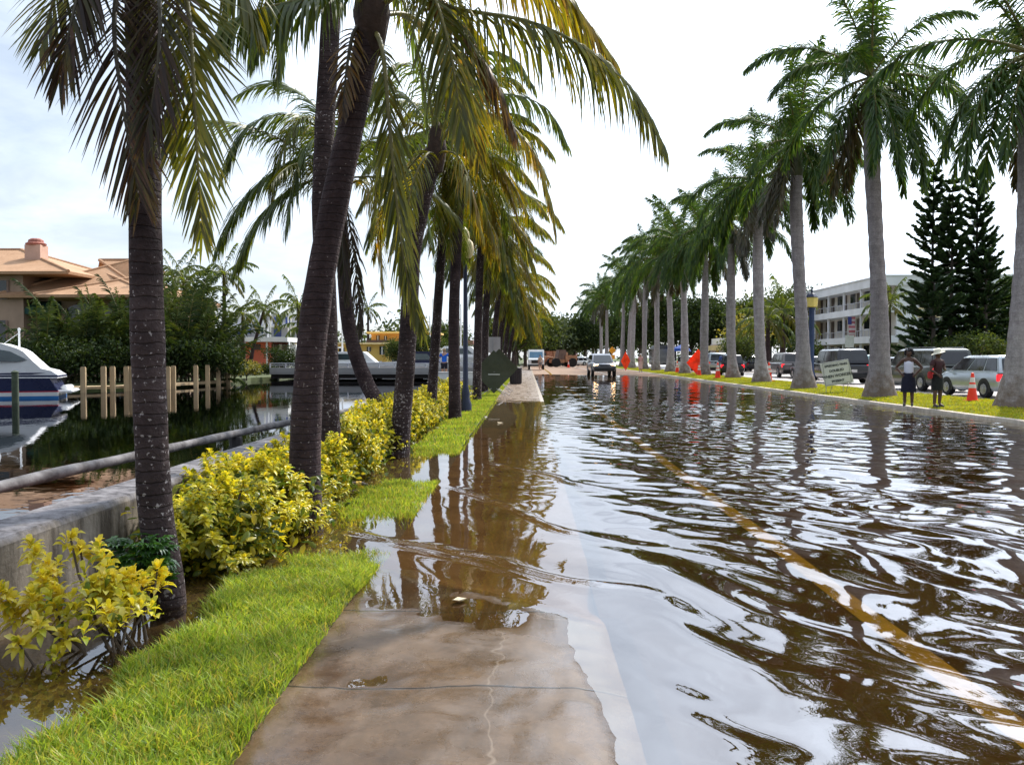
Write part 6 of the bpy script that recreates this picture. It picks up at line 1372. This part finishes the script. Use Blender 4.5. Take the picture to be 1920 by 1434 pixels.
# box van coming along the far road
t = at(1005, HOR, 104); o = thing("delivery_van", "small white step van facing the camera on the dry road far ahead", "van", (t.x, 104, .12), PI)
mb = MB(); mb.bbox((-.95, -2.4, .45), (.95, .9, 2.35)); mb.build("cargo_box", WHP, o, bevel=.06); mb = MB(); mb.prism([(.905, .45), (.905, 2.2), (1.2, 2.15), (1.7, 1.35), (2.3, 1.2), (2.35, .5)], 'x', -.9, .9); mb.build("cab", WHP, o, bevel=.05)
mb = MB(); mb.slab([(-.75, 1.24, 2.08), (.75, 1.24, 2.08), (.78, 1.69, 1.4), (-.78, 1.69, 1.4)], (0, .8, .5), .02); mb.build("windscreen", plain("sky_glass", (.06, .16, .26), .1, .2, 3, spec=.8), o); mb = MB(); mb.bbox((-.55, 2.34, .75), (.55, 2.38, 1.1)); mb.build("grille", BLKP, o); mb = MB(); mb.bbox((-.9, 2.2, .42), (.9, 2.45, .6)); mb.build("bumper", BLKP, o)
for sx_ in (-1, 1):
    mb = MB(); mb.box((sx_ * .72, 2.36, .95), (.22, .06, .18)); mb.build("headlight", HEADO, o)
    for wy in (-1.5, 1.5): mb = MB(); mb.lathe([(.2, -.12), (.38, -.1), (.38, .1), (.2, .12)], (sx_ * .82, wy, .38), 18, 0, Matrix.Rotation(PI / 2, 3, 'Y')); mb.build("wheel", TYR, o)
# tan loader and trailer
TAN = plain("machine_tan", (.40, .20, .11), .7, .3, 3); t = at(1052, HOR, 128); o = thing("wheel_loader", "rust and tan wheel loader standing on the dry road beyond the flood", "loader", (t.x, 128, .15), PI * .62)
mb = MB(); mb.bbox((-.9, -2.2, .7), (.9, -.3, 1.7)); mb.bbox((-.7, -.3, .6), (.7, 1.6, 1.1)); mb.build("chassis", TAN, o, bevel=.05); mb = MB(); mb.prism([(-.6, 1.1), (-.5, 2.5), (.5, 2.5), (.8, 1.1)], 'x', -.65, .65); mb.build("cab", plain("machine_cab", (.16, .10, .08), .5, .2, 3), o, bevel=.03)
mb = MB(); mb.tube([(-.5, .8, 1.2), (-.5, 2.4, 1.5), (-.5, 3.2, .6)], .11, 8); mb.tube([(.5, .8, 1.2), (.5, 2.4, 1.5), (.5, 3.2, .6)], .11, 8); mb.build("lift_arm", TAN, o); mb = MB(); mb.prism([(3.1, .25), (3.0, 1.0), (3.4, 1.1), (4.1, .3), (4.0, .2)], 'x', -1.2, 1.2); mb.build("bucket", TAN, o)
for sx_ in (-1, 1):
    for wy in (-1.4, 1.2): mb = MB(); mb.lathe([(.3, -.2), (.65, -.18), (.65, .18), (.3, .2)], (sx_ * .95, wy, .65), 18, 0, Matrix.Rotation(PI / 2, 3, 'Y')); mb.build("wheel", TYR, o)
t = at(1032, HOR, 140); o = thing("dump_truck", "brown dump truck with a loaded tipping body behind the tan loader", "truck", (t.x, 140, .15), PI * .8)
mb = MB(); mb.prism([(-3, 1.0), (-3.3, 2.2), (.8, 2.4), (.8, 1.0)], 'x', -1.2, 1.2); mb.build("tipping_body", TAN, o, bevel=.04); mb = MB(); mb.bbox((-1.1, .9, .7), (1.1, 2.6, 2.3)); mb.build("cab", plain("rust_red", (.32, .12, .06), .6, .2, 3), o, bevel=.08); mb = MB(); mb.bbox((-.95, 2.605, 1.5), (.95, 2.64, 2.15)); mb.build("windscreen", CARG, o)
for sx_ in (-1, 1):
    for wy in (-2.2, -1.1, 1.8): mb = MB(); mb.lathe([(.25, -.14), (.5, -.12), (.5, .12), (.25, .14)], (sx_ * 1.0, wy, .5), 16, 0, Matrix.Rotation(PI / 2, 3, 'Y')); mb.build("wheel", TYR, o)
for u, d, lab in ((1012, 180, "white box truck far behind the step van"), (1030, 186, "distant white lorry left of the loader"), (1042, 190, "distant white lorry right behind the loader")):
    t = at(u, HOR, d); o = thing("box_truck", lab, "truck", (t.x, d, .2), 0, "white lorries at the end of the road"); mb = MB(); mb.bbox((-1.2, -3, .9), (1.2, 2, 3.4)); mb.build("cargo_box", WHP, o, bevel=.05); mb = MB(); mb.bbox((-1.1, -4.6, .6), (1.1, -3.05, 2.6)); mb.build("cab", WHP, o, bevel=.1); mb = MB(); mb.bbox((-.95, -4.64, 1.6), (.95, -4.61, 2.3)); mb.build("windscreen", CARG, o)
    for sx_ in (-1, 1):
        for wy in (-3.8, 1): mb = MB(); mb.lathe([(.25, -.14), (.48, -.12), (.48, .12), (.25, .14)], (sx_ * 1.0, wy, .48), 14, 0, Matrix.Rotation(PI / 2, 3, 'Y')); mb.build("wheel", TYR, o)
t = at(1225, HOR, 100); o = thing("enclosed_trailer", "black enclosed trailer parked behind the royal palms left of the orange sign", "trailer", (t.x + 1.4, 100, .2), 0); mb = MB(); P_ = [(-1.2, .5), (-1.2, 2.3), (-.9, 2.75), (.9, 2.75), (1.2, 2.3), (1.2, .5)]; mb.prism(P_, 'y', 0, 5); mb.build("body", BLK, o, bevel=.05); mb = MB(); mb.bbox((-.9, -.03, .7), (.9, -.004, 2.3)); mb.build("door", GRY, o)
for sx_ in (-1, 1): mb = MB(); mb.lathe([(.2, -.1), (.36, -.1), (.36, .1), (.2, .1)], (sx_ * 1.15, 2.5, .36), 14, 0, Matrix.Rotation(PI / 2, 3, 'Y')); mb.build("wheel", TYR, o)
# small shop front far right of centre
d = 108; o = thing("roadside_kiosk", "small white and tan kiosk building behind the silver van", "building", (Bx(1355, d), d, .2)); rect(o, "wall", plain("kiosk_wall", (.5, .42, .42), .8, .1, .5), d, 1348, 645, 1398, 690, 0, 5); rect(o, "roof", OFFW, d, 1350, 634, 1366, 645, -.3, 5); rect(o, "canopy", plain("kiosk_cream", (.6, .48, .22), .8, .1, .5), d, 1336, 648, 1349, 657, -1, 4); rect(o, "door", GLD, d, 1372, 662, 1382, 690, -.06, -.01)
rect(o, "post", plain("kiosk_orange", (.6, .28, .03), .7, .1, .5) , d, 1342, 657, 1346, 690, -.6, -.3)
o = thing("market_umbrella", "blue canopy umbrella behind the white car in the queue", "umbrella", put(1277, 97)); mb = MB(); mb.lathe([(1.1, 2.1), (.9, 2.4), (.1, 2.8)], n=10); mb.build("canopy", plain("canopy_blue", (.01, .06, .30), .7, .1, 2), o); mb = MB(); mb.tube([(0, 0, 0), (0, 0, 2.75)], .03, 6); mb.build("pole", STL, o)
# ------------------------------------------------------------------ people
SKD = plain("skin_dark", (.10, .05, .034), .55, .12, 12); SKL = plain("skin_light", (.42, .24, .17), .55, .1, 12); HAIRD = plain("hair_black", (.008, .006, .007), .7, .3, 30); HAIRG = plain("hair_sandy", (.34, .25, .15), .7, .3, 30)
def skin_mesh(name, V, E, R, mt, parent, root=0, sub=2):
    me = bpy.data.meshes.new(name); me.from_pydata([tuple(v) for v in V], E, []); me.materials.append(mt)
    o = link(name, me, parent); m = o.modifiers.new("Skin", 'SKIN'); m.use_smooth_shade = True
    for i, r in enumerate(R):
        r = r if hasattr(r, '__len__') else (r, r); me.skin_vertices[0].data[i].radius = r
    me.skin_vertices[0].data[root].use_root = True
    s = o.modifiers.new("Subsurf", 'SUBSURF'); s.levels = sub; s.render_levels = sub
    return o
def person(label, loc, rz, h, skin, arms, legs=None, turn=0.0, hair=None, tops=None, skirt=None, shoes=None, hat=None, shorts=None, bag=None, group=None):
    s = h / 1.7; o = thing("person", label, "person", loc, rz, group); o.scale = (s, s, s)
    legs = legs or {-1: [(-.09, 0, .88), (-.10, .015, .49), (-.10, -.01, .09), (-.115, .13, .035)], 1: [(.09, 0, .88), (.10, .015, .49), (.10, -.01, .09), (.115, .13, .035)]}
    V = [(0, 0, .95), (0, .005, 1.10), (0, 0, 1.30), (0, -.005, 1.42), (0, .0, 1.49), (0, .02, 1.56), (0, .02, 1.64), (0, .005, 1.685)]
    R = [(.135, .105), (.115, .09), (.135, .095), (.08, .07), (.05, .052), (.068, .08), (.075, .09), (.04, .05)]
    E = [(i, i + 1) for i in range(7)]
    def chain(frm, pts, rr):
        for p, r in zip(pts, rr): V.append(p); R.append(r); E.append((frm, len(V) - 1)); frm = len(V) - 1
        return frm
    ct, st_ = math.cos(turn), math.sin(turn)                                # nose, chin
    chain(5, [(.0 + st_ * .105, .02 + ct * .105, 1.585)], [.016])
    for sd_ in (-1, 1):
        chain(5, [(sd_ * .082 * ct, .01 - sd_ * .08 * st_, 1.59)], [.016])   # ears
        sh, el, wr = arms[sd_]
        e = chain(3, [sh, tuple((a + b) / 2 for a, b in zip(sh, el)), el, tuple(a * .5 + b * .5 for a, b in zip(el, wr)), wr], [.066, .056, .047, .043, .031])
        d_ = (Vector(wr) - Vector(el)).normalized(); pm_ = Vector(wr) + d_ * .06; e = chain(e, [tuple(pm_)], [(.036, .018)])
        sdv = d_.cross(Vector((0, 1, 0))); sdv = (sdv if sdv.length > .1 else d_.cross(Vector((1, 0, 0)))).normalized(); cv = d_.cross(sdv)
        for q, (off, ln) in enumerate(((-.030, .065), (-.010, .078), (.011, .072), (.030, .055))):
            b_ = pm_ + d_ * .03 + sdv * off; chain(e, [tuple(b_), tuple(b_ + d_ * ln * .5), tuple(b_ + d_ * ln + cv * .02)], [.010, .009, .007])
        chain(e, [tuple(pm_ - d_ * .03 - sdv * .045), tuple(pm_ + d_ * .01 - sdv * .07)], [.010, .009])
        chain(0, legs[sd_], [.10, .066, .044, .036])
    skin_mesh("body", V, E, R, skin, o)
    for sd_ in (-1, 1):                                                      # eyes
        mb = MB(); mb.lathe([(.002, -.011), (.010, -.005), (.010, .005), (.002, .011)], (sd_ * .032 * ct + st_ * .098, .02 + ct * .098 - sd_ * .032 * st_, 1.605), 8); mb.build("eye", INK, o)
    if tops:
        mt, sl = tops; V2 = [(0, 0, .93), (0, .005, 1.10), (0, .0, 1.28), (0, -.002, 1.405)]; R2 = [(.156, .126), (.136, .112), (.158, .118), (.125, .09)]; E2 = [(0, 1), (1, 2), (2, 3)]
        if sl:
            for sd_ in (-1, 1):
                sh, el, wr = arms[sd_]; b = len(V2); V2 += [sh, tuple(a * .35 + c * .65 for a, c in zip(sh, el))]; R2 += [.074, .068]; E2 += [(3, b), (b, b + 1)]
        skin_mesh("shirt", V2, E2, R2, mt, o)
    if skirt:
        mt, z0, fl = skirt; mb = MB(); n = 22; prof = [(.155, .99), (.178, .88), (.19 + fl * .3, .75), (.19 + fl, z0), (.175 + fl, z0 + .01)]; Vv = []
        for r, z in prof:
            for k_ in range(n): a = 2 * PI * k_ / n; rr = r * (1 + .035 * math.sin(a * 5) * (1 if z < .8 else .2)); Vv.append((rr * math.cos(a), rr * .78 * math.sin(a), z))
        mb.add(Vv, [(i * n + k_, i * n + (k_ + 1) % n, (i + 1) * n + (k_ + 1) % n, (i + 1) * n + k_) for i in range(len(prof) - 1) for k_ in range(n)]); mb.build("skirt", mt, o, smooth=True)
    if shorts:
        L0, L1 = legs[-1], legs[1]; V2 = [(0, 0, .95), L0[0], tuple(a * .25 + b * .75 for a, b in zip(L0[0], L0[1])), L1[0], tuple(a * .25 + b * .75 for a, b in zip(L1[0], L1[1]))]
        skin_mesh("shorts", V2, [(0, 1), (1, 2), (0, 3), (3, 4)], [(.15, .12), .108, .09, .108, .09], shorts, o)
    for sd_ in (-1, 1):
        if shoes: a = legs[sd_]; skin_mesh("shoe", [(a[2][0], a[2][1] - .05, .035), (a[2][0] * .5 + a[3][0] * .5, a[3][1] * .5 + a[2][1] * .5, .035), (a[3][0], a[3][1] + .03, .03)], [(0, 1), (1, 2)], [.04, .042, .035], shoes, o, 0, 1)
    if hair:
        mt, kind = hair
        if kind == 'curly':
            rgh = np.random.default_rng(3); mb = MB()
            for q in range(60):
                dd = nrmz(rgh.normal(size=3)); dd[2] = dd[2] if dd[2] > -.55 else -dd[2] * .4
                if dd[0] * st_ + dd[1] * ct > .35 and dd[2] < .45: continue
                c = np.array([0, -.0, 1.60]) - np.array([st_, ct, 0]) * .03 + dd * np.array([.105, .115, .125]); r = rgh.uniform(.035, .055); mb.lathe([(r * .1, -r), (r * .8, -r * .55), (r, 0), (r * .8, r * .55), (r * .1, r)], c, 8)
            mb.build("hair", mt, o, smooth=True)
        else:
            mb = MB(); mb.lathe([(.088, 1.58), (.099, 1.62), (.095, 1.67), (.07, 1.712), (.02, 1.73)], (-.012 * st_, .0 - .012 * ct, 0), 16); mb.build("hair", mt, o, smooth=True)
    if hat:
        mb = MB(); Mt = Matrix.Rotation(rad(14), 3, 'Y') @ Matrix.Rotation(rad(8), 3, 'X'); mb.lathe([(.20, -.028), (.205, -.02), (.155, .0), (.112, .012), (.112, .05), (.10, .10), (.06, .125), (.01, .13)], (0, .01, 1.655), 22, 0, Mt); hb_ = mb.build("hat", hat, o, smooth=True)
    if bag:
        mb = MB(); mb.box((.25, -.04, .97), (.10, .16, .22)); mb.build("bag", bag, o, bevel=.03)
    return o
hips = {-1: [(-.165, -.01, 1.385), (-.36, -.10, 1.16), (-.21, .03, .99)], 1: [(.165, -.01, 1.385), (.36, -.10, 1.16), (.21, .03, .99)]}
p = gp(1703, 760, .135)
person("woman in white sleeveless top and dark skirt, hands on hips on the median", (p.x, p.y, .115), PI * .85, 1.66, SKD, hips, hair=(HAIRD, 'curly'), turn=.35, tops=(plain("vest_white", (.70, .70, .80), .8, .06, 6), False), skirt=(plain("skirt_navy", (.008, .008, .02), .85, .2, 6), .42, .03), shoes=INK, group="two women watching from the median")
p = gp(1757, 762, .135)
fold = {-1: [(-.165, -.01, 1.385), (-.25, .04, 1.14), (-.06, .21, 1.17)], 1: [(.165, -.01, 1.385), (.27, .0, 1.13), (.16, .14, 1.0)]}
person("woman in a white sun hat, maroon top and black skirt holding a red bag", (p.x, p.y, .115), PI * 1.12, 1.62, SKD, fold, tops=(plain("top_maroon", (.05, .018, .02), .85, .2, 6), True), skirt=(plain("skirt_black", (.010, .011, .010), .85, .2, 6), .52, .0), hair=(HAIRD, 'cap'), shoes=INK, hat=plain("hat_straw", (.80, .76, .62), .8, .08, 12), bag=plain("bag_red", (.45, .03, .03), .7, .1, 6), group="two women watching from the median")
p = at(833, HOR, 49); up = {-1: [(-.17, .0, 1.40), (-.28, .14, 1.22), (-.12, .30, 1.36)], 1: [(.17, .0, 1.40), (.29, .14, 1.24), (.12, .30, 1.40)]}
person("man in a bright blue shirt and dark shorts seen from behind by the canal bridge", (p.x, 49, .25), -.1, 1.78, SKL, up, tops=(plain("shirt_blue", (.008, .12, .62), .8, .12, 6), True), shorts=plain("shorts_dark", (.012, .012, .025), .85, .2, 6), hair=(HAIRG, 'cap'), shoes=INK)
p = at(944, HOR, 58); person("man in a dark teal shirt standing beyond the dark diamond signs", (p.x, 58, .0), PI * .7, 1.78, SKL, up, tops=(plain("shirt_teal", (.012, .05, .075), .8, .12, 6), True), shorts=plain("trousers_navy", (.01, .012, .03), .85, .2, 6), hair=(plain("hair_grey", (.4, .34, .3), .7, .2, 30), 'cap'), shoes=INK)
dn = {-1: [(-.165, -.01, 1.385), (-.22, .0, 1.12), (-.22, .07, .88)], 1: [(.165, -.01, 1.385), (.22, .0, 1.12), (.22, .07, .88)]}
p = at(1201, HOR, 84); person("distant person in pale pink with a white cap standing between two royal palms", (p.x, 84, .17), PI, 1.7, SKL, dn, tops=(plain("shirt_pink", (.55, .30, .30), .8, .1, 6), True), skirt=(plain("skirt_pink", (.6, .4, .36), .8, .1, 6), .3, .0), hair=(OFFW, 'cap'), shoes=INK)
p = at(1013, HOR, 96); person("distant person in tan clothes walking beside the white step van", (p.x, 96, .1), PI, 1.7, SKL, dn, tops=(plain("shirt_tan", (.42, .3, .22), .8, .1, 6), True), shorts=plain("shorts_grey", (.2, .18, .18), .85, .2, 6), hair=(HAIRD, 'cap'), shoes=INK)
